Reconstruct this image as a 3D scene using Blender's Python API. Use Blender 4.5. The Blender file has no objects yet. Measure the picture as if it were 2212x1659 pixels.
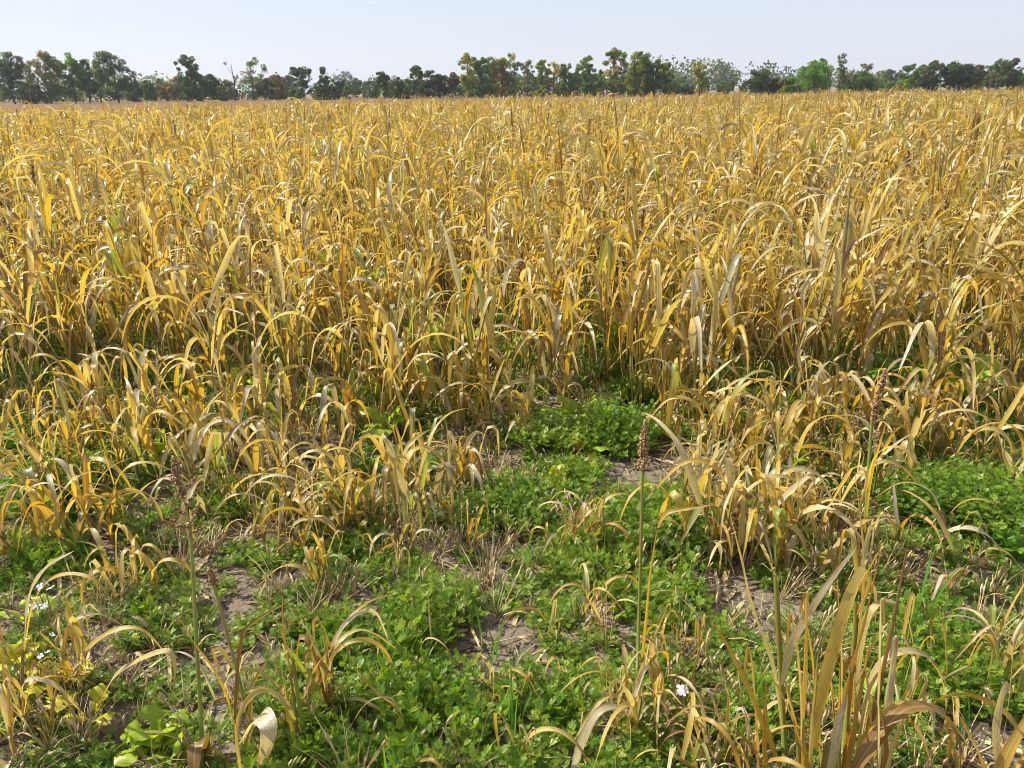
import bpy, math
import numpy as np
from mathutils import Matrix, Vector, Euler, noise as mnoise

R = math.radians
sc = bpy.context.scene
COL = sc.collection

# ------------------------------------------------------------------ camera
CAM_H = 1.65
cam_d = bpy.data.cameras.new("camera")
cam = bpy.data.objects.new("camera", cam_d)
COL.objects.link(cam)
cam.location = (0, 0, CAM_H)
cam.rotation_euler = (R(90 - 20.8), R(0.6), 0)
cam_d.sensor_width = 36
HF = 67.0
cam_d.lens = 18 / math.tan(R(HF / 2))
cam_d.clip_start = 0.05
cam_d.clip_end = 8000
sc.camera = cam

# ------------------------------------------------------------------ sky, sun, exposure
SUN_AZ, SUN_EL = R(-68), R(43)          # azimuth from the view direction, negative to the left
world = bpy.data.worlds.new("World")
sc.world = world
world.use_nodes = True
wn = world.node_tree
wn.nodes.clear()
sky = wn.nodes.new("ShaderNodeTexSky")
sky.sky_type = 'NISHITA'
sky.sun_disc = False
sky.sun_elevation = SUN_EL
sky.sun_rotation = SUN_AZ
sky.air_density = 1.0
sky.dust_density = 0.8
sky.ozone_density = 2.0
bgn = wn.nodes.new("ShaderNodeBackground")
bgn.inputs["Strength"].default_value = 0.105
wo = wn.nodes.new("ShaderNodeOutputWorld")
wn.links.new(sky.outputs[0], bgn.inputs[0])
veil = wn.nodes.new("ShaderNodeBackground")          # the milky veil of a hazy day, the same in every direction
veil.inputs["Color"].default_value = (0.405, 0.430, 0.495, 1)
veil.inputs["Strength"].default_value = 1.0
wmix = wn.nodes.new("ShaderNodeMixShader")
wmix.inputs[0].default_value = 0.84
wn.links.new(bgn.outputs[0], wmix.inputs[1])
wn.links.new(veil.outputs[0], wmix.inputs[2])
wn.links.new(wmix.outputs[0], wo.inputs[0])

sun_d = bpy.data.lights.new("sun", 'SUN')
sun_d.energy = 5.0
sun_d.angle = R(0.55)
sun_d.color = (1.0, 0.94, 0.84)
sun = bpy.data.objects.new("sun", sun_d)
COL.objects.link(sun)
sdir = Vector((math.sin(SUN_AZ) * math.cos(SUN_EL), math.cos(SUN_AZ) * math.cos(SUN_EL), math.sin(SUN_EL)))
sun.rotation_euler = sdir.to_track_quat('Z', 'Y').to_euler()
sun.location = (-20, 10, 30)

sc.view_settings.view_transform = 'Standard'
sc.view_settings.look = 'None'
sc.view_settings.exposure = 0.86
sc.view_settings.gamma = 1.0
sc.view_settings.use_curve_mapping = False
sc.render.engine = 'CYCLES'
sc.cycles.max_bounces = 7
sc.cycles.diffuse_bounces = 3
sc.cycles.transmission_bounces = 4
sc.cycles.glossy_bounces = 2
sc.cycles.filter_width = 1.0
sc.cycles.use_denoising = True
sc.cycles.denoiser = 'OPENIMAGEDENOISE'
sc.cycles.denoising_input_passes = 'RGB_ALBEDO_NORMAL'
sc.cycles.denoising_prefilter = 'ACCURATE'

# ------------------------------------------------------------------ picture coordinates (2212 x 1659) to places on the ground
FPX = 1106 / math.tan(R(HF / 2))
CR = cam.rotation_euler.to_matrix()


def ray(px, py):
    return CR @ Vector(((px - 1106) / FPX, -(py - 829.5) / FPX, -1))


def ground_h(x, y):
    """height of the soil: shallow swells and clods near by, flat far off"""
    r = np.sqrt(np.asarray(x) ** 2 + np.asarray(y) ** 2)
    f = np.clip(1.4 - r / 30, 0, 1)
    h = 0.020 * np.sin(1.7 * x + 1.1 * np.sin(1.3 * y + 0.4)) + 0.016 * np.sin(3.9 * y + 1.7 * np.sin(2.3 * x))
    h = h + 0.007 * np.sin(9.1 * x + 2 * np.sin(5 * y)) * np.sin(8.3 * y + 1.5 * np.sin(6 * x))
    return h * f


def on_ground(px, py):
    d = ray(px, py)
    z = 0.0
    for _ in range(3):
        t = (z - CAM_H) / d.z
        p = Vector((d.x * t, d.y * t, 0))
        z = float(ground_h(p.x, p.y))
    return Vector((p.x, p.y, z))


def at_depth(px, py, Y):
    d = ray(px, py)
    t = Y / d.y
    return Vector((d.x * t, Y, CAM_H + d.z * t))


# ------------------------------------------------------------------ mesh building
class Geo:
    def __init__(s):
        s.V, s.Q, s.A, s.M, s.n = [], [], [], [], 0

    def add(s, V, Q, A, mi=0):
        """V n x 3 points, Q m x 3 or m x 4 faces, A n x 3 per-point values (across, along, tint)"""
        V = np.asarray(V, float)
        s.V.append(V)
        Q = np.asarray(Q, int)
        s.Q.append(Q + s.n)
        s.A.append(np.broadcast_to(np.asarray(A, float), V.shape))
        s.M.append(np.full(len(Q), mi, int))
        s.n += len(V)

    def merge(s, g, mat, tint=None):
        m = np.array(mat)
        for V, Q, A, M in zip(g.V, g.Q, g.A, g.M):
            V2 = V @ m[:3, :3].T + m[:3, 3]
            A2 = A.copy()
            if tint is not None:
                A2[:, 2] = tint
            s.V.append(V2)
            s.Q.append(Q + (s.n))
            s.A.append(A2)
            s.M.append(M)
        s.n += sum(len(v) for v in g.V)

    def mesh(s, name, mats, smooth=True):
        V = np.concatenate(s.V)
        A = np.concatenate(s.A)
        me = bpy.data.meshes.new(name)
        me.vertices.add(len(V))
        me.vertices.foreach_set("co", V.astype(np.float32).ravel())
        li = np.concatenate([q.ravel() for q in s.Q])
        cnt = np.concatenate([np.full(len(q), q.shape[1], int) for q in s.Q])
        st = np.concatenate([[0], np.cumsum(cnt)[:-1]])
        me.loops.add(len(li))
        me.loops.foreach_set("vertex_index", li.astype(np.int32))
        me.polygons.add(len(cnt))
        me.polygons.foreach_set("loop_start", st.astype(np.int32))
        me.polygons.foreach_set("loop_total", cnt.astype(np.int32))
        me.polygons.foreach_set("material_index", np.concatenate(s.M).astype(np.int32))
        me.polygons.foreach_set("use_smooth", np.full(len(cnt), smooth))
        at = me.attributes.new("lf", 'FLOAT_VECTOR', 'POINT')
        at.data.foreach_set("vector", A.astype(np.float32).ravel())
        for m in (mats if isinstance(mats, (list, tuple)) else [mats]):
            me.materials.append(m)
        me.update(calc_edges=True)
        return me


def merge_once(parts):
    """list of (Geo, matrix, tint) joined into one Geo; fixes the running offsets of multi-chunk pieces"""
    out = Geo()
    for g, m, t in parts:
        V = np.concatenate(g.V)
        A = np.concatenate(g.A).copy()
        mm = np.array(m)
        if t is not None:
            A[:, 2] = t
        base = out.n
        for Q, M in zip(g.Q, g.M):
            out.Q.append(Q + base)
            out.M.append(M)
        out.V.append(V @ mm[:3, :3].T + mm[:3, 3])
        out.A.append(A)
        out.n += len(V)
    return out


def link(name, me, parent=None, mat=None):
    o = bpy.data.objects.new(name, me)
    COL.objects.link(o)
    if parent is not None:
        o.parent = parent
    if mat is not None:
        o.matrix_local = mat
    return o


def thing(name, label, cat, loc, rz=0.0, group=None):
    o = bpy.data.objects.new(name, None)
    COL.objects.link(o)
    o.empty_display_size = 0.1
    o.location = loc
    o.rotation_euler = (0, 0, rz)
    o["label"] = label
    o["category"] = cat
    o["kind"] = "thing"
    if group:
        o["group"] = group
    return o


def tubes(g, P, rad, sides=5, t=0.9, cap=True):
    """a tapered tube along the points P"""
    P = np.asarray(P, float)
    n = len(P)
    T = np.gradient(P, axis=0)
    T /= np.linalg.norm(T, axis=1)[:, None] + 1e-9
    up = np.array([0.31, 0.94, 0.12])
    S = np.cross(T, up)
    S /= np.linalg.norm(S, axis=1)[:, None] + 1e-9
    B = np.cross(S, T)
    rad = np.broadcast_to(np.asarray(rad, float), (n,))
    a = np.linspace(0, 2 * math.pi, sides, endpoint=False)
    V = P[:, None, :] + rad[:, None, None] * (np.cos(a)[None, :, None] * S[:, None, :] + np.sin(a)[None, :, None] * B[:, None, :])
    i = np.arange(n - 1)[:, None] * sides
    j = np.arange(sides)[None, :]
    k = (j + 1) % sides
    Q = np.stack([i + j, i + k, i + sides + k, i + sides + j], -1).reshape(-1, 4)
    A = np.zeros((n, sides, 3))
    A[:, :, 0] = np.linspace(0, 1, sides)[None, :]
    A[:, :, 1] = np.linspace(0, 1, n)[:, None]
    A[:, :, 2] = t
    g.add(V.reshape(-1, 3), Q, A.reshape(-1, 3))


def sm(x):
    x = np.clip(x, 0, 1)
    return x * x * (3 - 2 * x)


def ribbon(g, P, hw, roll=0.0, across=3, fold=0.25, wave=0.0, wk=5.0, ph=0.0, t=0.4, side0=None):
    """a blade along the centre line P, half width hw(s), folded along its midrib, with rippling margins"""
    P = np.asarray(P, float)
    n = len(P)
    s = np.linspace(0, 1, n)
    T = np.gradient(P, axis=0)
    T /= np.linalg.norm(T, axis=1)[:, None] + 1e-9
    if side0 is None:
        h = P[-1] - P[0]
        side0 = np.array([-h[1], h[0], 0.0])
        if np.linalg.norm(side0) < 1e-4:
            side0 = np.array([0.3, 1.0, 0])
    S = side0 - T * (T @ side0)[:, None]
    S /= np.linalg.norm(S, axis=1)[:, None] + 1e-9
    N = np.cross(T, S)
    roll = np.broadcast_to(np.asarray(roll, float), (n,))[:, None]
    S2 = S * np.cos(roll) + N * np.sin(roll)
    N2 = np.cross(T, S2)
    hw = np.broadcast_to(np.asarray(hw, float), (n,))
    fold = np.broadcast_to(np.asarray(fold, float), (n,))
    a = np.linspace(-1, 1, across)
    V = P[:, None, :] + (a[None, :] * hw[:, None])[:, :, None] * S2[:, None, :]
    off = -fold[:, None] * hw[:, None] * (1 - np.abs(a))[None, :] * 1.0
    if wave:
        off = off + wave * hw[:, None] * np.abs(a)[None, :] * np.sin(2 * math.pi * wk * s[:, None] + ph + 1.9 * a[None, :])
    V = V + off[:, :, None] * N2[:, None, :]
    i = np.arange(n - 1)[:, None] * across
    j = np.arange(across - 1)[None, :]
    Q = np.stack([i + j, i + j + 1, i + across + j + 1, i + across + j], -1).reshape(-1, 4)
    A = np.zeros((n, across, 3))
    A[:, :, 0] = (a * 0.5 + 0.5)[None, :]
    A[:, :, 1] = s[:, None]
    A[:, :, 2] = t
    g.add(V.reshape(-1, 3), Q, A.reshape(-1, 3))


def width_profile(s, base=0.55):
    return np.clip(base + (1 - base) * sm(s / 0.3), 0, 1) * np.clip(1 - s, 0, 1) ** 0.55 * (1 - 0.15 * s) + 0.012


# unit leaves: they start at the origin, rise in the +x half plane, length 1
def unit_leaf(rng, kind, segs, across, t, w=0.030):
    s = np.linspace(0, 1, segs + 1)
    if kind == 'arch':
        th0, th1 = R(rng.uniform(66, 86)), R(rng.uniform(-82, -35))
        s0, s1 = rng.uniform(0.0, 0.2), rng.uniform(0.72, 1.05)
        th = th0 + (th1 - th0) * sm((s - s0) / (s1 - s0))
    elif kind == 'kink':
        th0, th1 = R(rng.uniform(68, 84)), R(rng.uniform(-96, -72))
        k = rng.uniform(0.28, 0.62)
        th = th0 - R(14) * s + (th1 - th0) * sm((s - k) / rng.uniform(0.09, 0.2))
    elif kind == 'spike':
        th0 = R(rng.uniform(78, 90))
        th = th0 - R(rng.uniform(2, 22)) * s ** 2
    elif kind == 'droop':
        th0, th1 = R(rng.uniform(20, 60)), R(rng.uniform(-92, -75))
        th = th0 + (th1 - th0) * sm(s / rng.uniform(0.3, 0.55))
    else:                                   # 'fan': a stiff leaf that only bows over at its tip
        th0, th1 = R(rng.uniform(52, 76)), R(rng.uniform(-25, 30))
        th = th0 + (th1 - th0) * sm((s - 0.3) / 0.75)
    ph = np.cumsum(np.concatenate([[0], rng.normal(0, 0.07, segs)])) * (12 / segs) ** 0.5
    ds = 1.0 / segs
    thm = 0.5 * (th[1:] + th[:-1])
    phm = 0.5 * (ph[1:] + ph[:-1])
    d = np.stack([np.cos(thm) * np.cos(phm), np.cos(thm) * np.sin(phm), np.sin(thm)], 1) * ds
    P = np.concatenate([[[0, 0, 0]], np.cumsum(d, 0)])
    roll = rng.normal(0, 0.18) + rng.normal(0, 1.25) * s ** 1.3 + 0.25 * np.sin(s * rng.uniform(4, 11) + rng.uniform(0, 6))
    hw = w * width_profile(s) * rng.uniform(0.8, 1.25) * (1 + 0.10 * np.sin(s * rng.uniform(9, 20) + rng.uniform(0, 6)))
    fold = 0.25 + rng.uniform(0, 0.5) * s
    wave = rng.uniform(0.05, 0.28)
    if kind == 'spike':
        hw = hw * 0.6
        fold = 0.9
        roll = roll * 0.5
    g = Geo()
    ribbon(g, P, hw, roll, across, fold, wave, rng.uniform(3, 7), rng.uniform(0, 6), t, side0=np.array([0, 1.0, 0]))
    return g, float(P[:, 2].max())


# ------------------------------------------------------------------ materials
def nt(name):
    m = bpy.data.materials.new(name)
    m.use_nodes = True
    t = m.node_tree
    t.nodes.clear()
    return m, t


def N(t, typ, **kw):
    n = t.nodes.new(typ)
    for k, v in kw.items():
        if k in n.inputs.keys():
            n.inputs[k].default_value = v
        else:
            setattr(n, k, v)
    return n


def math_n(t, op, a, b=None, c=None, clamp=False):
    n = t.nodes.new("ShaderNodeMath")
    n.operation = op
    n.use_clamp = clamp
    for i, v in enumerate((a, b, c)):
        if v is None:
            continue
        if isinstance(v, (int, float)):
            n.inputs[i].default_value = v
        else:
            t.links.new(v, n.inputs[i])
    return n.outputs[0]


def mix_c(t, fac, a, b, mode='MIX'):
    n = t.nodes.new("ShaderNodeMix")
    n.data_type = 'RGBA'
    n.blend_type = mode
    for sock, v in ((n.inputs["Factor"], fac), (n.inputs["A"], a), (n.inputs["B"], b)):
        pass
    ins = [n.inputs[0], n.inputs[6], n.inputs[7]]
    for sock, v in zip(ins, (fac, a, b)):
        if isinstance(v, (int, float)):
            sock.default_value = v
        elif isinstance(v, tuple):
            sock.default_value = (*v, 1) if len(v) == 3 else v
        else:
            t.links.new(v, sock)
    return n.outputs[2]


def ramp(t, fac, stops, interp='LINEAR'):
    n = t.nodes.new("ShaderNodeValToRGB")
    cr = n.color_ramp
    cr.interpolation = interp
    while len(cr.elements) < len(stops):
        cr.elements.new(0.5)
    for e, (p, c) in zip(cr.elements, stops):
        e.position = p
        e.color = (*c, 1)
    t.links.new(fac, n.inputs[0])
    return n.outputs[0]


def leaf_coords(t):
    at = N(t, "ShaderNodeAttribute")
    at.attribute_name = "lf"
    sp = N(t, "ShaderNodeSeparateXYZ")
    t.links.new(at.outputs["Vector"], sp.inputs[0])
    return sp.outputs


def blade_shader(t, col, trans_col, fac, rough=0.5, spec=0.4, bump=None):
    p = N(t, "ShaderNodeBsdfPrincipled")
    p.inputs["Roughness"].default_value = rough
    p.inputs["Specular IOR Level"].default_value = spec
    t.links.new(col, p.inputs["Base Color"])
    tr = N(t, "ShaderNodeBsdfTranslucent")
    t.links.new(trans_col, tr.inputs["Color"])
    if bump is not None:
        t.links.new(bump, p.inputs["Normal"])
    mx = N(t, "ShaderNodeMixShader")
    if isinstance(fac, (int, float)):
        mx.inputs[0].default_value = fac
    else:
        t.links.new(fac, mx.inputs[0])
    t.links.new(p.outputs[0], mx.inputs[1])
    t.links.new(tr.outputs[0], mx.inputs[2])
    o = N(t, "ShaderNodeOutputMaterial")
    t.links.new(mx.outputs[0], o.inputs[0])


def make_dry_leaf():
    m, t = nt("dry_leaf")
    u, v, tint = leaf_coords(t)
    oi = N(t, "ShaderNodeObjectInfo")
    rnd = oi.outputs["Random"]
    k = math_n(t, 'ADD', tint, math_n(t, 'MULTIPLY_ADD', rnd, 0.26, -0.13), clamp=True)
    base = ramp(t, k, [(0.0, (0.62, 0.56, 0.40)), (0.16, (0.61, 0.51, 0.24)), (0.34, (0.59, 0.45, 0.095)),
                       (0.55, (0.56, 0.385, 0.045)), (0.68, (0.41, 0.24, 0.042)), (0.78, (0.19, 0.10, 0.025)),
                       (0.85, (0.42, 0.41, 0.30)), (0.91, (0.25, 0.27, 0.070)), (1.0, (0.27, 0.36, 0.05))])
    # fibres that run along the blade
    cx = N(t, "ShaderNodeCombineXYZ")
    t.links.new(math_n(t, 'MULTIPLY', u, 13.0), cx.inputs[0])
    t.links.new(math_n(t, 'MULTIPLY', v, 1.6), cx.inputs[1])
    t.links.new(math_n(t, 'MULTIPLY_ADD', tint, 37.0, math_n(t, 'MULTIPLY', rnd, 19.0)), cx.inputs[2])
    nz = N(t, "ShaderNodeTexNoise", Scale=1.0, Detail=3.0)
    t.links.new(cx.outputs[0], nz.inputs["Vector"])
    st = N(t, "ShaderNodeMapRange")
    t.links.new(nz.outputs[0], st.inputs[0])
    for i, val in ((1, 0.3), (2, 0.7), (3, 0.68), (4, 1.18)):
        st.inputs[i].default_value = val
    cg = N(t, "ShaderNodeCombineColor")
    for i in range(3):
        t.links.new(st.outputs[0], cg.inputs[i])
    base = mix_c(t, 1.0, base, cg.outputs[0], 'MULTIPLY')
    # withered brown tips and margins, blotchy
    cy = N(t, "ShaderNodeCombineXYZ")
    t.links.new(math_n(t, 'MULTIPLY', u, 2.0), cy.inputs[0])
    t.links.new(math_n(t, 'MULTIPLY', v, 4.0), cy.inputs[1])
    t.links.new(math_n(t, 'MULTIPLY_ADD', tint, 61.0, math_n(t, 'MULTIPLY', rnd, 43.0)), cy.inputs[2])
    nb = N(t, "ShaderNodeTexNoise", Scale=1.0, Detail=2.0)
    t.links.new(cy.outputs[0], nb.inputs["Vector"])
    edge = math_n(t, 'MULTIPLY', math_n(t, 'ABSOLUTE', math_n(t, 'SUBTRACT', u, 0.5)), 0.30)
    tipf = math_n(t, 'MULTIPLY_ADD', v, 0.34, math_n(t, 'ADD', nb.outputs[0], edge))
    tm = N(t, "ShaderNodeMapRange")
    t.links.new(tipf, tm.inputs[0])
    for i, val in ((1, 0.78), (2, 1.02), (3, 0.0), (4, 0.72)):
        tm.inputs[i].default_value = val
    base = mix_c(t, tm.outputs[0], base, (0.33, 0.155, 0.035))
    # dark flecks of rust and mould
    ns = N(t, "ShaderNodeTexNoise", Scale=1.0, Detail=2.0)
    cs = N(t, "ShaderNodeCombineXYZ")
    t.links.new(math_n(t, 'MULTIPLY', u, 6.0), cs.inputs[0])
    t.links.new(math_n(t, 'MULTIPLY', v, 34.0), cs.inputs[1])
    t.links.new(math_n(t, 'MULTIPLY_ADD', tint, 91.0, math_n(t, 'MULTIPLY', rnd, 57.0)), cs.inputs[2])
    t.links.new(cs.outputs[0], ns.inputs["Vector"])
    fm = N(t, "ShaderNodeMapRange")
    t.links.new(ns.outputs[0], fm.inputs[0])
    for i, val in ((1, 0.60), (2, 0.72), (3, 0.0), (4, 0.65)):
        fm.inputs[i].default_value = val
    base = mix_c(t, fm.outputs[0], base, (0.20, 0.105, 0.035))
    # bleached midrib
    rib = N(t, "ShaderNodeMapRange")
    t.links.new(math_n(t, 'ABSOLUTE', math_n(t, 'SUBTRACT', u, 0.5)), rib.inputs[0])
    for i, val in ((1, 0.02), (2, 0.10), (3, 0.45), (4, 0.0)):
        rib.inputs[i].default_value = val
    base = mix_c(t, rib.outputs[0], base, (0.55, 0.45, 0.22))
    refl = mix_c(t, 0.07, base, (0.56, 0.49, 0.36))
    trc = mix_c(t, 1.0, base, (1.14, 1.04, 0.5), 'MULTIPLY')
    bp = N(t, "ShaderNodeBump", Strength=0.35, Distance=0.004)
    t.links.new(nz.outputs[0], bp.inputs["Height"])
    blade_shader(t, refl, trc, 0.46, 0.34, 0.5, bp.outputs[0])
    return m


def make_green(name, stops, trans=0.4, rough=0.42, spec=0.5, objvar=0.5, noise_sc=30.0, tr_mul=(1.25, 1.2, 0.55)):
    m, t = nt(name)
    u, v, tint = leaf_coords(t)
    oi = N(t, "ShaderNodeObjectInfo")
    k = math_n(t, 'MULTIPLY_ADD', oi.outputs["Random"], objvar, math_n(t, 'MULTIPLY', tint, 1 - objvar), clamp=True)
    tc = N(t, "ShaderNodeTexCoord")
    nz = N(t, "ShaderNodeTexNoise", Scale=noise_sc, Detail=2.0)
    t.links.new(tc.outputs["Object"], nz.inputs["Vector"])
    k = math_n(t, 'ADD', k, math_n(t, 'MULTIPLY_ADD', nz.outputs[0], 0.3, -0.15), clamp=True)
    c = ramp(t, k, stops)
    trc = mix_c(t, 1.0, c, tr_mul, 'MULTIPLY')
    blade_shader(t, c, trc, trans, rough, spec)
    return m


def make_plain(name, stops, rough=0.8, scale=20.0, spec=0.2, bump=0.0):
    m, t = nt(name)
    u, v, tint = leaf_coords(t)
    tc = N(t, "ShaderNodeTexCoord")
    nz = N(t, "ShaderNodeTexNoise", Scale=scale, Detail=4.0)
    t.links.new(tc.outputs["Object"], nz.inputs["Vector"])
    k = math_n(t, 'ADD', tint, math_n(t, 'MULTIPLY_ADD', nz.outputs[0], 0.8, -0.4), clamp=True)
    c = ramp(t, k, stops)
    p = N(t, "ShaderNodeBsdfPrincipled")
    p.inputs["Roughness"].default_value = rough
    p.inputs["Specular IOR Level"].default_value = spec
    t.links.new(c, p.inputs["Base Color"])
    if bump:
        b = N(t, "ShaderNodeBump", Strength=0.6, Distance=bump)
        t.links.new(nz.outputs[0], b.inputs["Height"])
        t.links.new(b.outputs[0], p.inputs["Normal"])
    o = N(t, "ShaderNodeOutputMaterial")
    t.links.new(p.outputs[0], o.inputs[0])
    return m


M_LEAF = make_dry_leaf()
M_WEED = make_green("green_weed_leaf", [(0.0, (0.075, 0.155, 0.018)), (0.35, (0.145, 0.262, 0.025)), (0.7, (0.245, 0.365, 0.034)), (1.0, (0.42, 0.43, 0.06))], 0.42, 0.42, 0.4, 0.30)
M_BROAD = make_green("broad_leaf", [(0.0, (0.11, 0.25, 0.028)), (0.4, (0.22, 0.40, 0.035)), (0.7, (0.44, 0.52, 0.045)), (1.0, (0.60, 0.44, 0.03))], 0.48, 0.4, 0.45, 0.05, 14.0)
M_GRASS = make_green("green_blade", [(0.0, (0.05, 0.17, 0.03)), (1.0, (0.15, 0.32, 0.04))], 0.4)
M_STRAW = make_plain("straw", [(0.0, (0.16, 0.095, 0.045)), (0.5, (0.35, 0.245, 0.115)), (1.0, (0.52, 0.42, 0.24))], 0.7, 9.0, 0.3)
M_SEED = make_plain("sorghum_seed", [(0.0, (0.12, 0.066, 0.030)), (0.5, (0.30, 0.185, 0.085)), (1.0, (0.50, 0.36, 0.19))], 0.75, 160.0)
M_FOX = make_plain("foxtail_bristle", [(0.0, (0.24, 0.17, 0.08)), (0.5, (0.46, 0.37, 0.20)), (1.0, (0.62, 0.54, 0.34))], 0.6, 60.0)
M_PETAL = make_plain("petal", [(0.0, (0.62, 0.56, 0.64)), (1.0, (0.78, 0.76, 0.78))], 0.5, 30.0)
M_BARK = make_plain("bark", [(0.0, (0.045, 0.036, 0.028)), (1.0, (0.14, 0.115, 0.09))], 0.9, 4.0, 0.1, 0.05)

# tree foliage: the colour of each leaf is stored with the leaf
M_TREE, _t = nt("tree_foliage")
_at = N(_t, "ShaderNodeAttribute")
_at.attribute_name = "lf"
_tr = mix_c(_t, 1.0, _at.outputs["Color"], (1.3, 1.25, 0.6), 'MULTIPLY')
blade_shader(_t, _at.outputs["Color"], _tr, 0.40, 0.55, 0.25)


def make_soil():
    m, t = nt("soil")
    tc = N(t, "ShaderNodeTexCoord")
    n1 = N(t, "ShaderNodeTexNoise", Scale=2.2, Detail=8.0, Roughness=0.65)
    n2 = N(t, "ShaderNodeTexNoise", Scale=38.0, Detail=6.0, Roughness=0.7)
    vo = N(t, "ShaderNodeTexVoronoi", Scale=9.0)
    vo.feature = 'DISTANCE_TO_EDGE'
    for n in (n1, n2):
        t.links.new(tc.outputs["Object"], n.inputs["Vector"])
    wv = N(t, "ShaderNodeVectorMath")
    wv.operation = 'MULTIPLY_ADD'
    t.links.new(n2.outputs["Color"], wv.inputs[0])
    wv.inputs[1].default_value = (0.07, 0.07, 0.07)
    t.links.new(tc.outputs["Object"], wv.inputs[2])
    t.links.new(wv.outputs[0], vo.inputs["Vector"])
    k = math_n(t, 'ADD', math_n(t, 'MULTIPLY', n1.outputs[0], 0.6), math_n(t, 'MULTIPLY', n2.outputs[0], 0.4))
    c = ramp(t, k, [(0.30, (0.120, 0.094, 0.066)), (0.5, (0.230, 0.185, 0.135)), (0.68, (0.345, 0.290, 0.220))])
    cr = N(t, "ShaderNodeMapRange")
    t.links.new(vo.outputs["Distance"], cr.inputs[0])
    for i, val in ((1, 0.0), (2, 0.045), (3, 0.55), (4, 0.0)):
        cr.inputs[i].default_value = val
    c = mix_c(t, cr.outputs[0], c, (0.05, 0.034, 0.024))
    p = N(t, "ShaderNodeBsdfPrincipled")
    p.inputs["Roughness"].default_value = 0.95
    p.inputs["Specular IOR Level"].default_value = 0.1
    t.links.new(c, p.inputs["Base Color"])
    hgt = math_n(t, 'SUBTRACT', n2.outputs[0], cr.outputs[0])
    b = N(t, "ShaderNodeBump", Strength=0.9, Distance=0.025)
    t.links.new(hgt, b.inputs["Height"])
    t.links.new(b.outputs[0], p.inputs["Normal"])
    o = N(t, "ShaderNodeOutputMaterial")
    t.links.new(p.outputs[0], o.inputs[0])
    return m


M_SOIL = make_soil()
M_STUBBLE = make_plain("stubble_soil", [(0.0, (0.085, 0.050, 0.025)), (0.5, (0.15, 0.090, 0.040)), (1.0, (0.23, 0.145, 0.065))], 0.95, 0.25, 0.1)

# ------------------------------------------------------------------ ground
nr, na = 330, 220
rr = np.concatenate([[0.0], 0.4 * (5000 / 0.4) ** (np.arange(nr) / (nr - 1))])
aa = np.linspace(0, 2 * math.pi, na, endpoint=False)
X = rr[:, None] * np.cos(aa)[None, :]
Y = rr[:, None] * np.sin(aa)[None, :]
g = Geo()
i = np.arange(len(rr) - 1)[:, None] * na
j = np.arange(na)[None, :]
k = (j + 1) % na
g.add(np.stack([X, Y, ground_h(X, Y)], -1).reshape(-1, 3), np.stack([i + j, i + na + j, i + na + k, i + k], -1).reshape(-1, 4), (0.5, 0.5, 0.5))
o = link("ground", g.mesh("ground", M_SOIL))
o["kind"] = "structure"

# the harvested strip between the crop and the trees
g = Geo()
sx = np.linspace(-420, 420, 60)
sy = np.linspace(0, 1, 12)
XX, SS = np.meshgrid(sx, sy)
near = np.clip(54 + 0.4 * XX, 34, 78) + 1.2 * np.sin(XX * 0.11)
YY = near + SS * (330 - near)
ZZ = 0.06 + 0.05 * np.sin(XX * 0.3) * np.sin(YY * 0.21)
i = np.arange(11)[:, None] * 60
j = np.arange(59)[None, :]
g.add(np.stack([XX, YY, ZZ], -1).reshape(-1, 3), np.stack([i + j, i + j + 1, i + 60 + j + 1, i + 60 + j], -1).reshape(-1, 4), (0.5, 0.5, 0.5))
o = link("stubble_field", g.mesh("stubble_field", M_STUBBLE))
o["kind"] = "structure"

# ------------------------------------------------------------------ leaf and stalk library
rng = np.random.default_rng(7)
KINDS = ['arch', 'kink', 'spike', 'droop', 'fan']


def pick_tint(rng, kind, low=False):
    x = rng.random()
    if kind == 'spike':
        return rng.uniform(0.64, 0.82) if x < 0.75 else rng.uniform(0.3, 0.6)
    if low:
        return rng.choice([rng.uniform(0.6, 0.8), rng.uniform(0.82, 0.95), rng.uniform(0.2, 0.6)])
    if x < 0.30:
        return rng.uniform(0.0, 0.22)
    if x < 0.80:
        return rng.uniform(0.2, 0.6)
    if x < 0.90:
        return rng.uniform(0.6, 0.76)
    if x < 0.95:
        return rng.uniform(0.82, 0.88)
    return rng.uniform(0.88, 1.0)


LIB = {}          # LIB[lod][kind] = [(Geo, rise, mesh or None)]
for lod, (segs, ac, cnt) in enumerate([(15, 3, 26), (8, 3, 14), (5, 2, 12)]):
    LIB[lod] = {}
    for kd in KINDS:
        L = []
        for q in range(cnt if kd != 'spike' else cnt // 2):
            tt = pick_tint(rng, kd)
            gg, rise = unit_leaf(rng, kd, segs, ac, tt, 0.031 if lod < 2 else 0.036)
            L.append((gg, rise, gg.mesh("leaf_" + kd, M_LEAF) if lod == 0 else None, tt))
        LIB[lod][kd] = L

STALKS = {}
for lod, (n_, sd) in enumerate([(7, 6), (5, 4), (3, 3)]):
    STALKS[lod] = []
    for q in range(8 if lod == 0 else 5):
        bx, by = rng.normal(0, 0.045, 2)
        z = np.linspace(0, 1, n_)
        P = np.stack([bx * z ** 2, by * z ** 2, z], 1)
        gg = Geo()
        tt = rng.choice([rng.uniform(0.90, 1.0), rng.uniform(0.3, 0.55), rng.uniform(0.90, 1.0)])
        # the radius is in units of a 1 m stalk; sheaths thicken it at the nodes
        rad = 0.0075 * (1 - 0.45 * z) * (1 + 0.16 * np.sin(z * 21) ** 2)
        tubes(gg, P, rad, sd, tt)
        STALKS[lod].append((gg, (bx, by), gg.mesh("stalk", M_LEAF) if lod == 0 else None, tt))


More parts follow.
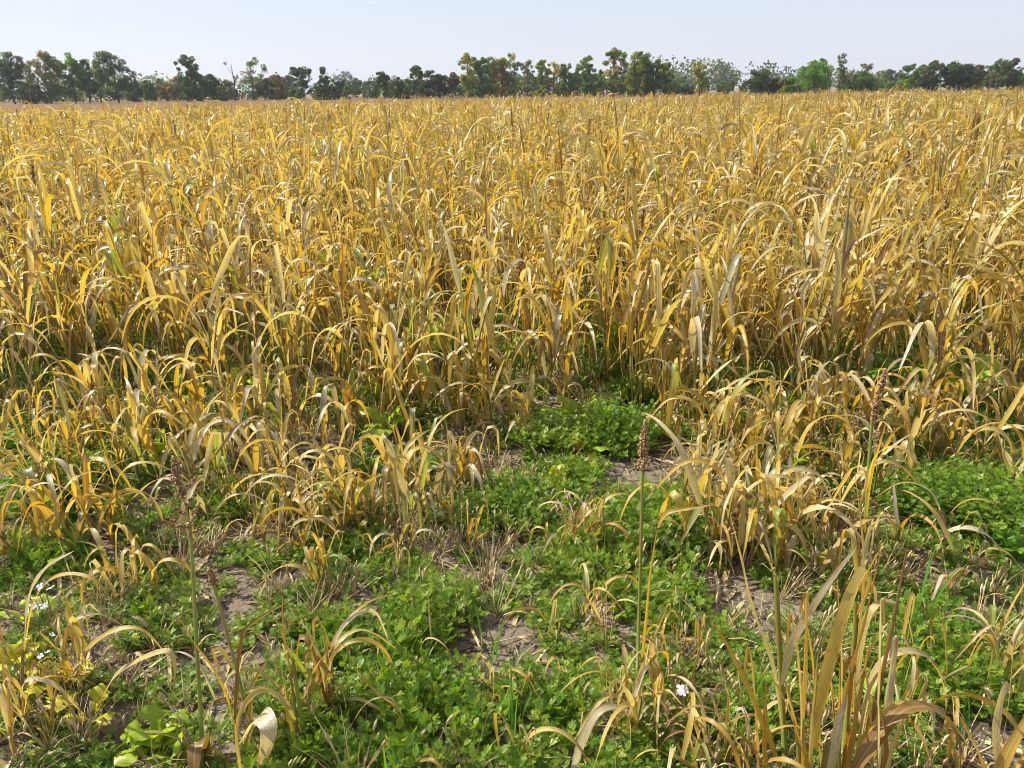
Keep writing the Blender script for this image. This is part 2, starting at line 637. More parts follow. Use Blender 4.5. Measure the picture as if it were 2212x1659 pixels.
def make_head(rng, Lh=0.14, Rm=0.017, n=170, loose=0.0, gs=0.0042):
    """a sorghum seed head standing on the origin: many small grains on short side branches"""
    g = Geo()
    tubes(g, np.array([[0, 0, 0], [0.002, 0, Lh * 0.5], [0, 0.001, Lh * 0.98]]), [0.0022, 0.0016, 0.0006], 4, 0.6)
    octv = np.array([[1, 0, 0], [-1, 0, 0], [0, 1, 0], [0, -1, 0], [0, 0, 1.7], [0, 0, -1.3]], float)
    octf = np.array([[0, 2, 4], [2, 1, 4], [1, 3, 4], [3, 0, 4], [2, 0, 5], [1, 2, 5], [3, 1, 5], [0, 3, 5]])
    VV, FF, AA = [], [], []
    c = 0

    def grain(p, s, t):
        nonlocal c
        e = Euler((rng.normal(0, 0.5), rng.normal(0, 0.5), rng.uniform(0, 6))).to_matrix()
        VV.append(octv @ np.array(e).T * s + p)
        FF.append(octf + c)
        AA.append(np.broadcast_to([0.5, 0.5, t], (6, 3)))
        c += 6
    for q in range(n):
        h = rng.random() ** 0.9
        prof = math.sin(math.pi * min(1, (h * 0.86 + 0.14))) ** 0.7
        a = rng.uniform(0, 6.283)
        r = Rm * prof * rng.uniform(0.45, 1.05)
        grain(np.array([r * math.cos(a), r * math.sin(a), h * Lh]), gs * rng.uniform(0.7, 1.2), rng.uniform(0.15, 0.85))
    if loose:
        for b in range(int(7 * loose)):
            a = rng.uniform(0, 6.283)
            z0 = -Lh * rng.uniform(0.0, 1.0) * loose * 0.55
            ln = Lh * rng.uniform(0.30, 0.55)
            up = rng.uniform(0.4, 1.3)
            d = np.array([math.cos(a), math.sin(a), up])
            d /= np.linalg.norm(d)
            P = np.array([[0, 0, z0], [0, 0, z0] + d * ln * 0.5, [0, 0, z0] + d * ln + [0, 0, -0.004]])
            tubes(g, P, [0.0012, 0.001, 0.0005], 3, 0.55)
            for q in range(16):
                f = rng.uniform(0.35, 1.0)
                p = np.array([0, 0, z0]) + d * ln * f + rng.normal(0, 0.0045, 3)
                grain(p, gs * rng.uniform(0.7, 1.15), rng.uniform(0.1, 0.8))
    g.add(np.concatenate(VV), np.concatenate(FF), np.concatenate(AA))
    return g


HEADS = [make_head(rng, rng.uniform(0.12, 0.19), rng.uniform(0.012, 0.018), 150, rng.choice([0, 0.6, 1.0])) for _ in range(5)]
HEAD_ME = [h.mesh("seed_head", M_SEED) for h in HEADS]
SMALL_HEADS = [make_head(rng, rng.uniform(0.14, 0.2), 0.016, 26, 0, 0.010) for _ in range(4)]


def plan_plant(rng, H, lod, nst=1, spread=0.05, fount=0.0, lean=None, head=0.0, nleaf=None, tall_spike=0.3, leanamt=0.10, lowest=0.10, wmul=1.0):
    """where the stalks and leaves of one plant go: list of (what, library entry, matrix, tint, width)"""
    out = []
    for q in range(nst):
        a0 = rng.uniform(0, 6.283)
        bx, by = (spread * rng.random() ** 0.6 * f for f in (math.cos(a0), math.sin(a0)))
        la = rng.uniform(0, 6.283) if lean is None else lean + rng.normal(0, 0.8)
        lt = abs(rng.normal(leanamt, leanamt * 0.7)) + fount * rng.uniform(0.05, 0.3)
        Hs = H * rng.uniform(0.82, 1.05) * (1.0 if q == 0 else rng.uniform(0.7, 1.0))
        hs = Hs * rng.uniform(0.56, 0.70) * (1 - 0.55 * fount)
        base = Matrix.Translation((bx, by, -0.01)) @ Matrix.Rotation(la, 4, 'Z') @ Matrix.Rotation(lt, 4, 'Y') @ Matrix.Rotation(rng.uniform(0, 6.28), 4, 'Z')
        se = STALKS[lod][rng.integers(len(STALKS[lod]))]
        r_s = rng.uniform(0.62, 1.0)
        has_head = rng.random() < head
        hs_full = hs * (1.32 if has_head else 1.0)
        out.append(('stalk', se, base @ Matrix.Diagonal((r_s * (hs_full if False else 1), r_s, hs_full, 1)), None))
        if has_head:
            top = base @ Vector((se[1][0] * r_s, se[1][1] * r_s, hs_full))
            hm = Matrix.Translation(top) @ base.to_3x3().to_4x4() @ Matrix.Scale(rng.uniform(0.8, 1.2), 4)
            out.append(('head', None, hm, None))
        az = rng.uniform(0, 6.283)
        nl = nleaf if nleaf else int(rng.integers(4, 7))
        for i in range(nl):
            f = lowest + (1 - lowest) * (i + rng.uniform(-0.25, 0.25)) / max(1, nl - 1)
            f = min(1.0, max(lowest * 0.6, f))
            if fount > 0.5:
                f = min(1, f * 0.9 + 0.1)
            zc = f * hs
            att = base @ Vector((se[1][0] * r_s * (zc / hs_full) ** 2, se[1][1] * r_s * (zc / hs_full) ** 2, zc))
            az += math.pi + rng.normal(0, 0.55)
            last = i == nl - 1
            low = f < 0.45
            x = rng.random()
            if last and x < tall_spike and not has_head:
                kd = 'spike'
            elif low:
                kd = 'droop' if x < 0.35 else ('arch' if x < 0.7 else ('kink' if x < 0.85 else 'fan'))
            else:
                kd = 'arch' if x < 0.50 else ('kink' if x < 0.84 else 'fan')
            lib = LIB[lod][kd]
            le = lib[rng.integers(len(lib))]
            want = (Hs - zc) if f > 0.5 else Hs * rng.uniform(0.2, 0.42)
            Ln = min(max(want / max(le[1], 0.25), 0.20 * H + 0.08), min(0.36 + 0.26 * H, 0.10 + 0.85 * H)) if kd != 'droop' else rng.uniform(0.22, 0.42) * (0.5 + 0.5 * H)
            if kd == 'spike':
                Ln = max((Hs - zc) / 0.98 * rng.uniform(0.9, 1.35), 0.2)
            wd = (0.58 + 0.38 * min(H, 1.15)) * rng.uniform(0.75, 1.2) * (0.62 / max(Ln, 0.3)) ** 0.55 * wmul
            mm = Matrix.Translation(att) @ Matrix.Rotation(az, 4, 'Z') @ Matrix.Rotation(rng.normal(0, 0.10), 4, 'X') @ Matrix.Diagonal((Ln, Ln * wd, Ln, 1))
            out.append(('leaf', le, mm, pick_tint(rng, kd, low and rng.random() < 0.55)))
    return out


def plant_object(rng, loc, label, group, plan, name="sorghum_plant"):
    t = thing(name, label, "sorghum plant", loc, 0.0, group)
    for what, le, mm, tt in plan:
        if what == 'head':
            link("seed_head", HEAD_ME[rng.integers(len(HEAD_ME))], t, mm)
        else:
            link(what, le[2], t, mm)
    return t


def plant_geo(rng, plan):
    parts = []
    for what, le, mm, tt in plan:
        if what == 'head':
            h = SMALL_HEADS[rng.integers(len(SMALL_HEADS))]
            gg = Geo()
            gg.V, gg.Q, gg.A, gg.n = h.V, h.Q, h.A, h.n
            gg.M = [np.ones(len(q_), int) for q_ in h.Q]
            parts.append((gg, mm, None))
        else:
            parts.append((le[0], mm, tt))
    return merge_once(parts)


def scatter(name, meshes, pos, pick, rot, size, label=None):
    """ground cover and the far crop: one object that repeats a few meshes with geometry nodes"""
    coll = bpy.data.collections.new(name + "_kinds")
    for q, me in enumerate(meshes):
        coll.objects.link(bpy.data.objects.new("%s_kind_%02d" % (name, q), me))
    me = bpy.data.meshes.new(name)
    me.vertices.add(len(pos))
    me.vertices.foreach_set("co", np.asarray(pos, np.float32).ravel())
    for nm, ty, key, val in (("pick", 'INT', "value", np.asarray(pick, np.int32)), ("turn", 'FLOAT_VECTOR', "vector", np.asarray(rot, np.float32).ravel()),
                             ("size", 'FLOAT_VECTOR', "vector", np.asarray(size, np.float32).ravel())):
        a = me.attributes.new(nm, ty, 'POINT')
        a.data.foreach_set(key, val)
    me.update()
    ob = link(name, me)
    ng = bpy.data.node_groups.new(name, 'GeometryNodeTree')
    ng.interface.new_socket("Geometry", in_out='INPUT', socket_type='NodeSocketGeometry')
    ng.interface.new_socket("Geometry", in_out='OUTPUT', socket_type='NodeSocketGeometry')
    gi = ng.nodes.new("NodeGroupInput")
    go = ng.nodes.new("NodeGroupOutput")
    ci = ng.nodes.new("GeometryNodeCollectionInfo")
    ci.inputs["Collection"].default_value = coll
    ci.inputs["Separate Children"].default_value = True
    ci.inputs["Reset Children"].default_value = True
    ip = ng.nodes.new("GeometryNodeInstanceOnPoints")
    ip.inputs["Pick Instance"].default_value = True

    def attr(nm, ty):
        n = ng.nodes.new("GeometryNodeInputNamedAttribute")
        n.data_type = ty
        n.inputs["Name"].default_value = nm
        return n.outputs["Attribute"]
    ng.links.new(gi.outputs[0], ip.inputs["Points"])
    ng.links.new(ci.outputs[0], ip.inputs["Instance"])
    ng.links.new(attr("pick", 'INT'), ip.inputs["Instance Index"])
    er = ng.nodes.new("FunctionNodeEulerToRotation")
    ng.links.new(attr("turn", 'FLOAT_VECTOR'), er.inputs[0])
    ng.links.new(er.outputs[0], ip.inputs["Rotation"])
    ng.links.new(attr("size", 'FLOAT_VECTOR'), ip.inputs["Scale"])
    ng.links.new(ip.outputs[0], go.inputs[0])
    md = ob.modifiers.new("scatter", 'NODES')
    md.node_group = ng
    ob["kind"] = "stuff"
    if label:
        ob["label"] = label
    return ob


def vnoise(x, y, s, seed=0.0):
    return np.array([mnoise.noise((float(a) * s + seed, float(b) * s - seed, seed * 1.7)) for a, b in zip(np.ravel(x), np.ravel(y))])


# ------------------------------------------------------------------ the dense crop
TANV = math.tan(R(HF / 2)) * 1.10


def crop_height(x, y):
    """how tall the stand is: shortest at its ragged edge and towards the left"""
    lat = np.clip(x / np.maximum(y, 1), -0.8, 0.8)
    far = 1.10 + 0.15 * lat
    h = 0.90 + (far - 0.90) * sm((y - 3.6) / 6.0)
    return h


def front_edge(x, y):
    """distance at which the dense stand begins"""
    return 3.66 + 0.16 * np.sin(2.6 * x + 0.7) + 0.12 * np.sin(5.3 * x) + 0.10 * np.clip(x - 1.2, 0, 1)


PX = []
rng = np.random.default_rng(21)
cand = []
cell = 0.24
for yy in np.arange(3.2, 26.0, cell):
    W = yy * TANV + 0.5
    for xx in np.arange(-W, W, cell):
        cand.append((xx + rng.uniform(-0.5, 0.5) * cell, yy + rng.uniform(-0.5, 0.5) * cell))
cand = np.array(cand)
cx_, cy_ = cand[:, 0], cand[:, 1]
nz1 = vnoise(cx_, cy_, 0.9, 3.1)
nz2 = vnoise(cx_, cy_, 0.33, 9.4)
fe = front_edge(cx_, cy_)
prob = np.where(cy_ > fe, 0.95, 0.0)
edge_soft = np.clip((cy_ - fe) / 0.5, 0, 1)
prob = prob * (0.45 + 0.55 * edge_soft)
prob = np.where((nz1 < -0.42) & (cy_ < 9), prob * 0.45, prob)
# weedy gaps seen inside the stand
for gx, gy, gr in ((970, 760, 0.24), (1340, 790, 0.14), (560, 840, 0.18), (1010, 870, 0.15), (60, 840, 0.2), (1960, 820, 0.2), (2080, 880, 0.2)):
    gp = on_ground(gx, gy)
    prob = np.where((cx_ - gp.x) ** 2 + (cy_ - gp.y) ** 2 < gr * gr, 0.08, prob)
keep = rng.random(len(cand)) < prob
cand, nz1, nz2 = cand[keep], nz1[keep], nz2[keep]
hts = crop_height(cand[:, 0], cand[:, 1]) * (1 + 0.14 * nz2 + rng.normal(0, 0.10, len(cand)))
tallies = rng.random(len(cand)) < 0.085
hts = np.where(tallies, hts * rng.uniform(1.15, 1.5, len(cand)), hts)
hts = np.minimum(hts, np.where(cand[:, 1] < 8, 1.36, 1.60))
order = np.argsort(cand[:, 1])
cand, hts = cand[order], hts[order]

HERO = []           # filled below: nearest individual clumps
N_DENSE = 185
# things one can find in the weedy strip, by where they stand across the picture
MARKS = [(60, "behind the lilac flowers"), (285, "behind the biggest golden clump"), (480, "behind the loose seed head"), (640, "behind brown dead grass"), (790, "behind the many-stemmed clump"),
         (990, "behind the fan-shaped clump"), (1140, "behind the yellow-green plant"), (1272, "behind the turnip-leaved plant"), (1400, "behind the pinkish seed head"), (1570, "behind the parallel-leaved clump"),
         (1700, "behind the pale-topped straw clump"), (1885, "behind the reddish seed head"), (2050, "behind the dark thicket"), (2180, "behind the low edge arch")]


def across(x, y):
    v = CR.transposed() @ Vector((x, y, -CAM_H + 0.3))
    return 1106 + FPX * v.x / -v.z


def landmark(x, y):
    px = across(x, y)
    return min(MARKS, key=lambda m_: abs(m_[0] - px))[1]


lab_n = {}
for q in range(N_DENSE):
    x, y = cand[q]
    pr = np.random.default_rng(1000 + q)
    H = min(1.62, float(hts[q]))
    plan = plan_plant(pr, H, 0, int(pr.integers(2, 5)), 0.09, 0.0, None, 0.012, int(pr.integers(3, 6)), 0.34, 0.10, 0.40)
    kinds = [le for w_, le, m_, t_ in plan if w_ == 'leaf']
    spiky = any(le in LIB[0]['spike'] for le in kinds)
    headed = any(w_ == 'head' for w_, le, m_, t_ in plan)
    edge = y < front_edge(x, y) + 0.45
    where = ("at the crop's ragged edge " if edge else "in dense crop ") + landmark(x, y)
    if headed:
        look = "sorghum plant with brown seed head"
    elif H > 1.25:
        look = "extra tall sorghum plant"
    elif spiky:
        look = "sorghum plant with upright rolled leaf"
    elif H < 0.85:
        look = "low dry sorghum plant"
    else:
        look = "golden sorghum plant with arching leaves"
    lab = look + " " + where
    lab_n[lab] = lab_n.get(lab, 0) + 1
    plant_object(pr, (x, y, float(ground_h(x, y))), lab, look.replace("plant", "plants") + " " + where, plan)

# the rest of the stand up to 26 m: whole plants repeated; beyond, plots of plants
protos = []
for q in range(26):
    pr = np.random.default_rng(300 + q)
    lod = 1
    protos.append(plant_geo(pr, plan_plant(pr, 1.0, lod, int(pr.integers(2, 5)), 0.09, 0.0, None, 0.02, int(pr.integers(3, 6)), 0.42, 0.10, 0.38)).mesh("sorghum_kind", [M_LEAF, M_SEED]))
rest = cand[N_DENSE:]
rh = hts[N_DENSE:]
nrest = len(rest)
scatter("sorghum_crop", protos, np.column_stack([rest, ground_h(rest[:, 0], rest[:, 1])]), rng.integers(0, 26, nrest),
        np.column_stack([np.zeros(nrest), np.zeros(nrest), rng.uniform(0, 6.283, nrest)]), np.column_stack([0.35 + 0.65 * rh, 0.35 + 0.65 * rh, rh]),
        "the rest of the dense dry sorghum crop")

plots = []
PS = 2.0
for q in range(10):
    pr = np.random.default_rng(500 + q)
    parts = []
    for u in np.arange(-PS / 2, PS / 2, 0.25):
        for v in np.arange(-PS / 2, PS / 2, 0.25):
            if pr.random() < 0.12:
                continue
            H = pr.normal(1.0, 0.10) * (pr.uniform(1.15, 1.45) if pr.random() < 0.05 else 1)
            plg = plant_geo(pr, plan_plant(pr, H, 2, int(pr.integers(1, 4)), 0.08, 0.0, None, 0.03, 4, 0.42, 0.10, 0.3))
            parts.append((plg, Matrix.Translation((u + pr.uniform(-0.1, 0.1), v + pr.uniform(-0.1, 0.1), 0)), None))
    plots.append(merge_once(parts).mesh("sorghum_plot", [M_LEAF, M_SEED]))
pp = []
for yy in np.arange(26.4, 84, PS * 0.93):
    W = yy * TANV + 3
    for xx in np.arange(-W, W, PS * 0.93):
        end = min(78, max(34, 54 + 0.4 * xx)) - 1.2
        if yy < end:
            pp.append((xx + rng.uniform(-0.2, 0.2), yy + rng.uniform(-0.2, 0.2)))
pp = np.array(pp)
ph_ = crop_height(pp[:, 0], pp[:, 1]) * (1 + 0.10 * vnoise(pp[:, 0], pp[:, 1], 0.09, 5.0)) * rng.uniform(0.95, 1.05, len(pp))
scatter("far_sorghum_crop", plots, np.column_stack([pp, np.zeros(len(pp))]), rng.integers(0, 10, len(pp)),
        np.column_stack([np.zeros(len(pp)), np.zeros(len(pp)), rng.integers(0, 4, len(pp)) * math.pi / 2 + rng.normal(0, 0.1, len(pp))]),
        np.column_stack([np.ones(len(pp)), np.ones(len(pp)), ph_]), "far part of the dry sorghum crop running back to the harvested strip")

# ------------------------------------------------------------------ single clumps in the weedy strip
LEFT, RIGHT = math.pi, 0.0
CL = [
    # base x, base y, top y, stalks, spread m, fountain 0-1, lean, label
    (285, 1000, 805, 4, .10, .35, None, "big golden sorghum clump with hooked pale leaf, beside small round yellow-green leaves"),
    (165, 985, 838, 4, .12, .45, LEFT, "bushy straw sorghum clump with leaves swept away from the biggest golden clump"),
    (437, 1000, 825, 4, .10, .25, None, "upright straw sorghum clump behind the loose brown seed head"),
    (249, 1067, 1000, 2, .04, .5, None, "short sorghum plant with one orange upright leaf and one hooked leaf"),
    (551, 1090, 1000, 2, .04, .3, None, "thin sorghum plant with a folded pale leaf standing in brown dead grass"),
    (565, 1164, 1035, 3, .07, .7, LEFT, "low fan of long arching straw leaves just behind the loose brown seed head"),
    (605, 1006, 900, 3, .05, .5, None, "sorghum plant whose narrow leaves loop over bare dark soil at crop edge"),
    (668, 1174, 1050, 4, .08, .7, None, "dense low tuft of arching golden leaves beside the large mid-strip clump"),
    (268, 1282, 1147, 6, .09, .8, None, "spidery pale gold sorghum clump with two upright folded leaves over soil"),
    (700, 1278, 1154, 3, .05, .6, LEFT, "small sorghum tuft with one leaf arching over bright green weeds"),
    (94, 1188, 1112, 3, .07, .5, None, "little withered sorghum tuft among weeds near a green grass blade"),
    (22, 1047, 960, 3, .06, .6, RIGHT, "sorghum clump cut by the picture edge with leaves leaning inward, above low weeds"),
    (80, 945, 840, 4, .10, .3, None, "straw sorghum clump standing at the ragged near edge of the crop, by broad leaves"),
    (774, 1157, 985, 6, .13, .45, RIGHT, "large many-stemmed golden clump in mid strip with long drooping pale leaf"),
    (989, 1067, 905, 5, .06, .6, RIGHT, "fan-shaped golden clump leaning over next to a bare soil patch"),
    (835, 1231, 1135, 5, .08, .8, RIGHT, "low clump with leaves sweeping sideways over weeds below the large mid-strip clump"),
    (1272, 1194, 1053, 4, .05, .05, None, "stiff upright bleached sorghum clump with cut-off flat leaf end beside a big green bush"),
    (1013, 1191, 1077, 2, .04, .7, RIGHT, "sorghum plant with one long low arching leaf over green weeds"),
    (1231, 1198, 1110, 2, .05, .5, None, "thin brownish sorghum tuft beside the stiff bleached clump"),
    (1265, 1352, 1240, 4, .05, .8, None, "small orange sorghum tuft with one high looping leaf over green weeds"),
    (1456, 1043, 993, 1, .03, .7, LEFT, "slender sorghum plant with leaf arching behind the tall pink-brown seed head"),
    (1657, 1013, 850, 5, .10, .25, None, "tall straw clump with pale folded leaf tops at crop edge, behind arching leaves"),
    (1570, 966, 828, 5, .10, .45, LEFT, "sorghum clump with several parallel leaves arching towards the green weeds"),
    (1513, 1067, 931, 3, .05, .2, None, "narrow upright sorghum plant with hanging folded leaf by cracked soil"),
    (1610, 1030, 935, 4, .08, .6, None, "sorghum clump of criss-cross arching stems at edge of cracked soil"),
    (1751, 1100, 1013, 5, .10, .6, None, "leafy straw clump in front of the tall seed-head stalk with round arches"),
    (1765, 1035, 930, 3, .06, .8, RIGHT, "bundle of pale straw leaves leaning across towards a reddish seed head"),
    (1812, 1114, 1015, 2, .04, .3, None, "thin sorghum stems rising just beside the stalk of reddish seed head"),
    (2087, 1013, 862, 5, .09, .5, LEFT, "sorghum clump with broad hooked leaves behind the dark green weed thicket"),
    (2040, 1157, 1023, 1, .02, .2, RIGHT, "single sorghum stem with pale raised leaf inside the dark green weed thicket"),
    (1939, 1190, 1067, 2, .04, .5, RIGHT, "sorghum plant whose long leaf arches across the dark green weed thicket"),
    (1597, 1195, 969, 2, .03, .0, None, "tall sorghum stem with flat upright tan leaf, among withered tufts"),
    (1684, 1245, 1006, 2, .03, .0, None, "sorghum stem with one tall orange-brown upright leaf"),
    (1570, 1194, 1087, 4, .07, .5, None, "withered greyish sorghum tuft with collapsed leaves beside the big green bush"),
    (2141, 1010, 973, 2, .05, .6, RIGHT, "sorghum plant with one low arch near the picture edge behind green thicket"),
    (2138, 1231, 1154, 2, .05, .6, LEFT, "brown sorghum tuft with thin drooping leaf below the dark green thicket"),
    (2033, 1290, 1235, 2, .04, .7, RIGHT, "small olive sorghum tuft with narrow hoop leaf on pale soil"),
    (134, 1476, 1315, 3, .05, .5, RIGHT, "sorghum plant with long leaf bowed over the weeds, next to lilac flowers"),
    (534, 1526, 1360, 2, .05, .4, None, "fan of thin straw leaves on weeds behind the broad white-leaf plant"),
    (640, 1640, 1320, 2, .04, .0, LEFT, "tall thin sorghum stem leaning over near withered brown stems"),
    (689, 1553, 1320, 3, .05, .1, None, "withered brown sorghum clump with shrivelled grey hanging leaves"),
    (882, 1432, 1338, 2, .03, .3, RIGHT, "small two-leaved orange sorghum seedling on dry leaf litter"),
    (1120, 1490, 1415, 5, .06, .8, None, "low orange tuft of curled leaves on bare soil"),
    (1190, 1380, 1297, 2, .04, .7, LEFT, "sorghum plant with two orange hoops over bare pale soil"),
    (1340, 1565, 1430, 3, .06, .3, None, "golden clump with looping leaves at the foot of tall seed-head stalk"),
    (1423, 1575, 1392, 4, .07, .15, None, "leafy golden clump between the tall seed-head stalk and a white flower"),
    (1473, 1430, 1342, 3, .06, .6, None, "straw sorghum tuft with rounded arches behind the white flower"),
    (1114, 1659, 1510, 2, .02, .0, None, "brown upright sorghum stem alone in green weeds at the near edge"),
    (1500, 1650, 1500, 4, .10, .2, None, "withered tan sorghum clump below the white flower"),
    (2190, 1500, 1330, 4, .07, .6, LEFT, "sorghum clump with thin arching leaves by the tall foxtail"),
    (1995, 1515, 1315, 2, .03, .1, None, "bleached split sorghum leaf strips standing upright in green weeds"),
    (60, 1610, 1440, 4, .10, .1, None, "tangled brown withered sorghum clump at the near corner by yellow leaves"),
    (2110, 1720, 1520, 4, .10, .2, None, "sorghum clump with upright pale leaf behind the nearest big leaves"),
    (1590, 1720, 1540, 3, .08, .1, None, "dry sorghum clump leaning across foxtails at the near edge"),
    (1930, 1620, 1450, 3, .08, .3, None, "tan sorghum clump with curled leaves under the nearest big leaves"),
    (1180, 1200, 1120, 2, .05, .6, None, "pale wiry sorghum tuft in front of the tiny yellow-green plant"),
]
for q, (bx, by, ty, nst, spr, fnt, ln, lab) in enumerate(CL):
    p = on_ground(bx, by)
    H = at_depth(bx, ty, p.y).z - p.z
    pr = np.random.default_rng(4000 + q * 7)
    plan = plan_plant(pr, max(0.16, H), 0, nst + (1 if nst > 2 else 0), spr, fnt, ln, 0.0, int(pr.integers(4, 7)) if nst > 2 else int(pr.integers(3, 5)), 0.16 if fnt else 0.5, 0.10 if ln is None else 0.22, 0.10, 1.25 if by < 1320 else 0.85)
    plant_object(pr, p, lab, "sorghum clumps in the weedy strip", plan)

# extra unremarkable tufts of the weedy strip
NEAR = [(60, 1290, "by the lilac flowers"), (285, 960, "by the biggest golden clump"), (420, 1080, "by the loose seed head"), (600, 960, "in brown dead grass at the crop edge"), (770, 1120, "by the many-stemmed clump"),
        (640, 1330, "by withered brown stems"), (990, 1040, "by the fan-shaped clump"), (1200, 1050, "by the yellow-green plant"), (1272, 1190, "by the bleached upright clump"), (1388, 1000, "by the pinkish seed head"),
        (1260, 1350, "by the small orange tuft"), (1100, 1440, "by bare soil patches"), (1570, 950, "by the parallel-leaved clump"), (1690, 1000, "by the pale-topped straw clump"), (1600, 1190, "by withered greyish tuft"),
        (1750, 1100, "by the round-arched straw clump"), (1885, 940, "by the reddish seed head"), (2080, 960, "by the broad hooked leaves"), (2120, 1150, "by the dark green thicket"), (1470, 1480, "by the white flower"),
        (2050, 1420, "by the tall foxtail"), (900, 1600, "in bright green weeds at the near edge"), (1700, 1480, "by the near corner leaves"), (860, 1230, "in the middle of the strip"), (160, 1130, "by the little withered tuft"),
        (300, 1400, "between bowed tan leaves and soil")]


def near_mark(x, y):
    v = CR.transposed() @ Vector((x, y, -CAM_H))
    px, py = 1106 + FPX * v.x / -v.z, 829.5 - FPX * v.y / -v.z
    return min(NEAR, key=lambda m_: (m_[0] - px) ** 2 + (m_[1] - py) ** 2)[2]


pr = np.random.default_rng(88)
tuft_px = [(30, 880), (130, 900), (210, 920), (330, 940), (380, 960), (500, 960), (520, 1010), (340, 1040), (60, 1090), (420, 1090), (600, 1120), (730, 1100),
           (840, 1080), (900, 1020), (720, 1030), (860, 1160), (930, 1110), (1480, 960), (1540, 1000), (1700, 960), (1760, 930), (1850, 960), (1920, 990), (1960, 930),
           (2010, 960), (2060, 930), (2150, 920), (2190, 950), (1660, 1100), (1700, 1180), (1880, 1050), (1620, 1150), (1500, 1120), (2180, 1080)]
for q in range(26):                      # and a few stand out in the strip
    bx, by = (pr.uniform(0, 680), pr.uniform(1030, 1230)) if q < 13 else (pr.uniform(1460, 2200), pr.uniform(1060, 1300))
    if not (1960 < bx and 1040 < by < 1150):
        tuft_px.append((bx, by))
for bx in range(20, 2212, 46):          # the stand thins out through shorter plants
    by = 905 + pr.uniform(-30, 60) + (40 if bx > 1450 or bx < 560 else 0)
    if any((on_ground(bx, by) - on_ground(c_[0], c_[1])).length < .18 for c_ in CL) or 1160 < bx < 1440 and by > 905:
        continue
    tuft_px.append((bx, by))
for bx, by in tuft_px:
    p = on_ground(bx + pr.uniform(-15, 15), by + pr.uniform(-8, 8))
    H = pr.uniform(0.32, 0.55) + 0.16 * sm((p.y - 3.2) / 1.0)
    plan = plan_plant(pr, H, 0, int(pr.integers(2, 4)), .08, pr.uniform(.2, .7), None, 0, 4, 0.1, 0.14, 0.10, 1.25)
    lab = "short dry sorghum tuft in the weedy strip, " + near_mark(p.x, p.y)
    plant_object(pr, p, lab, "short sorghum tufts in the weedy strip", plan)

# ------------------------------------------------------------------ the nearest plants: their large leaves one by one
def spline(pts, n):
    P = np.array([list(p) for p in pts])
    if len(P) == 2:
        return P[0] + (P[1] - P[0]) * np.linspace(0, 1, n)[:, None]
    Q = np.vstack([2 * P[0] - P[1], P, 2 * P[-1] - P[-2]])
    out = []
    segs = len(P) - 1
    for tt in np.linspace(0, segs, n):
        i = min(int(tt), segs - 1)
        f = tt - i
        a, b, c, d = Q[i:i + 4]
        out.append(0.5 * ((2 * b) + (c - a) * f + (2 * a - 5 * b + 4 * c - d) * f * f + (3 * b - a - 3 * c + d) * f ** 3))
    return np.array(out)


def big_leaf(parent, loc, pts, w, t, roll=0.0, fold=0.3, wave=0.12, base=0.30, rolltip=0.0, seed=1):
    P = spline([at_depth(*p) - Vector(loc) for p in pts], 22)
    s = np.linspace(0, 1, 22)
    g = Geo()
    rg = np.random.default_rng(seed)
    ribbon(g, P, w * 0.33 * width_profile(s, base), roll + rolltip * s, 3, fold, wave, rg.uniform(3, 5), rg.uniform(0, 6), t)
    return link("leaf", g.mesh("leaf", M_LEAF), parent)


def big_stalk(parent, loc, pts, r, t=0.93):
    if t > .9:
        t = 1.14                              # fresh yellow-green stalks stay so
   
    P = spline([at_depth(*p) - Vector(loc) for p in pts], 9)
    g = Geo()
    tubes(g, P, np.linspace(r, r * 0.75, 9), 7, t)
    return link("stalk", g.mesh("stalk", M_LEAF), parent)


def big_plant(px, py, label):
    p = on_ground(px, py)
    return thing("sorghum_plant", label, "sorghum plant", p, 0, "large sorghum plants nearest to the viewer"), p


# cluster at the near corner: five plants
t, p = big_plant(1700, 1760, "near sorghum plant with white-green stalk and stiff orange-brown leaf pointing up and outwards")
big_stalk(t, p, [(1700, 1760, p.y), (1694, 1600, 1.46), (1684, 1400, 1.50), (1676, 1245, 1.52)], .008, .97)
big_leaf(t, p, [(1700, 1700, 1.44), (1640, 1540, 1.42), (1580, 1410, 1.40), (1532, 1332, 1.40)], .046, .60, .5, .35)
big_leaf(t, p, [(1690, 1580, 1.46), (1668, 1430, 1.48), (1625, 1310, 1.50), (1600, 1200, 1.52), (1575, 1105, 1.54)], .040, .30, .7, .3)
big_leaf(t, p, [(1688, 1480, 1.47), (1715, 1380, 1.47), (1790, 1260, 1.48), (1853, 1178, 1.50)], .040, .14, .9, .2)
big_leaf(t, p, [(1700, 1740, 1.42), (1620, 1610, 1.36), (1560, 1545, 1.33), (1500, 1525, 1.33), (1440, 1560, 1.36)], .036, .84, .3, .3)

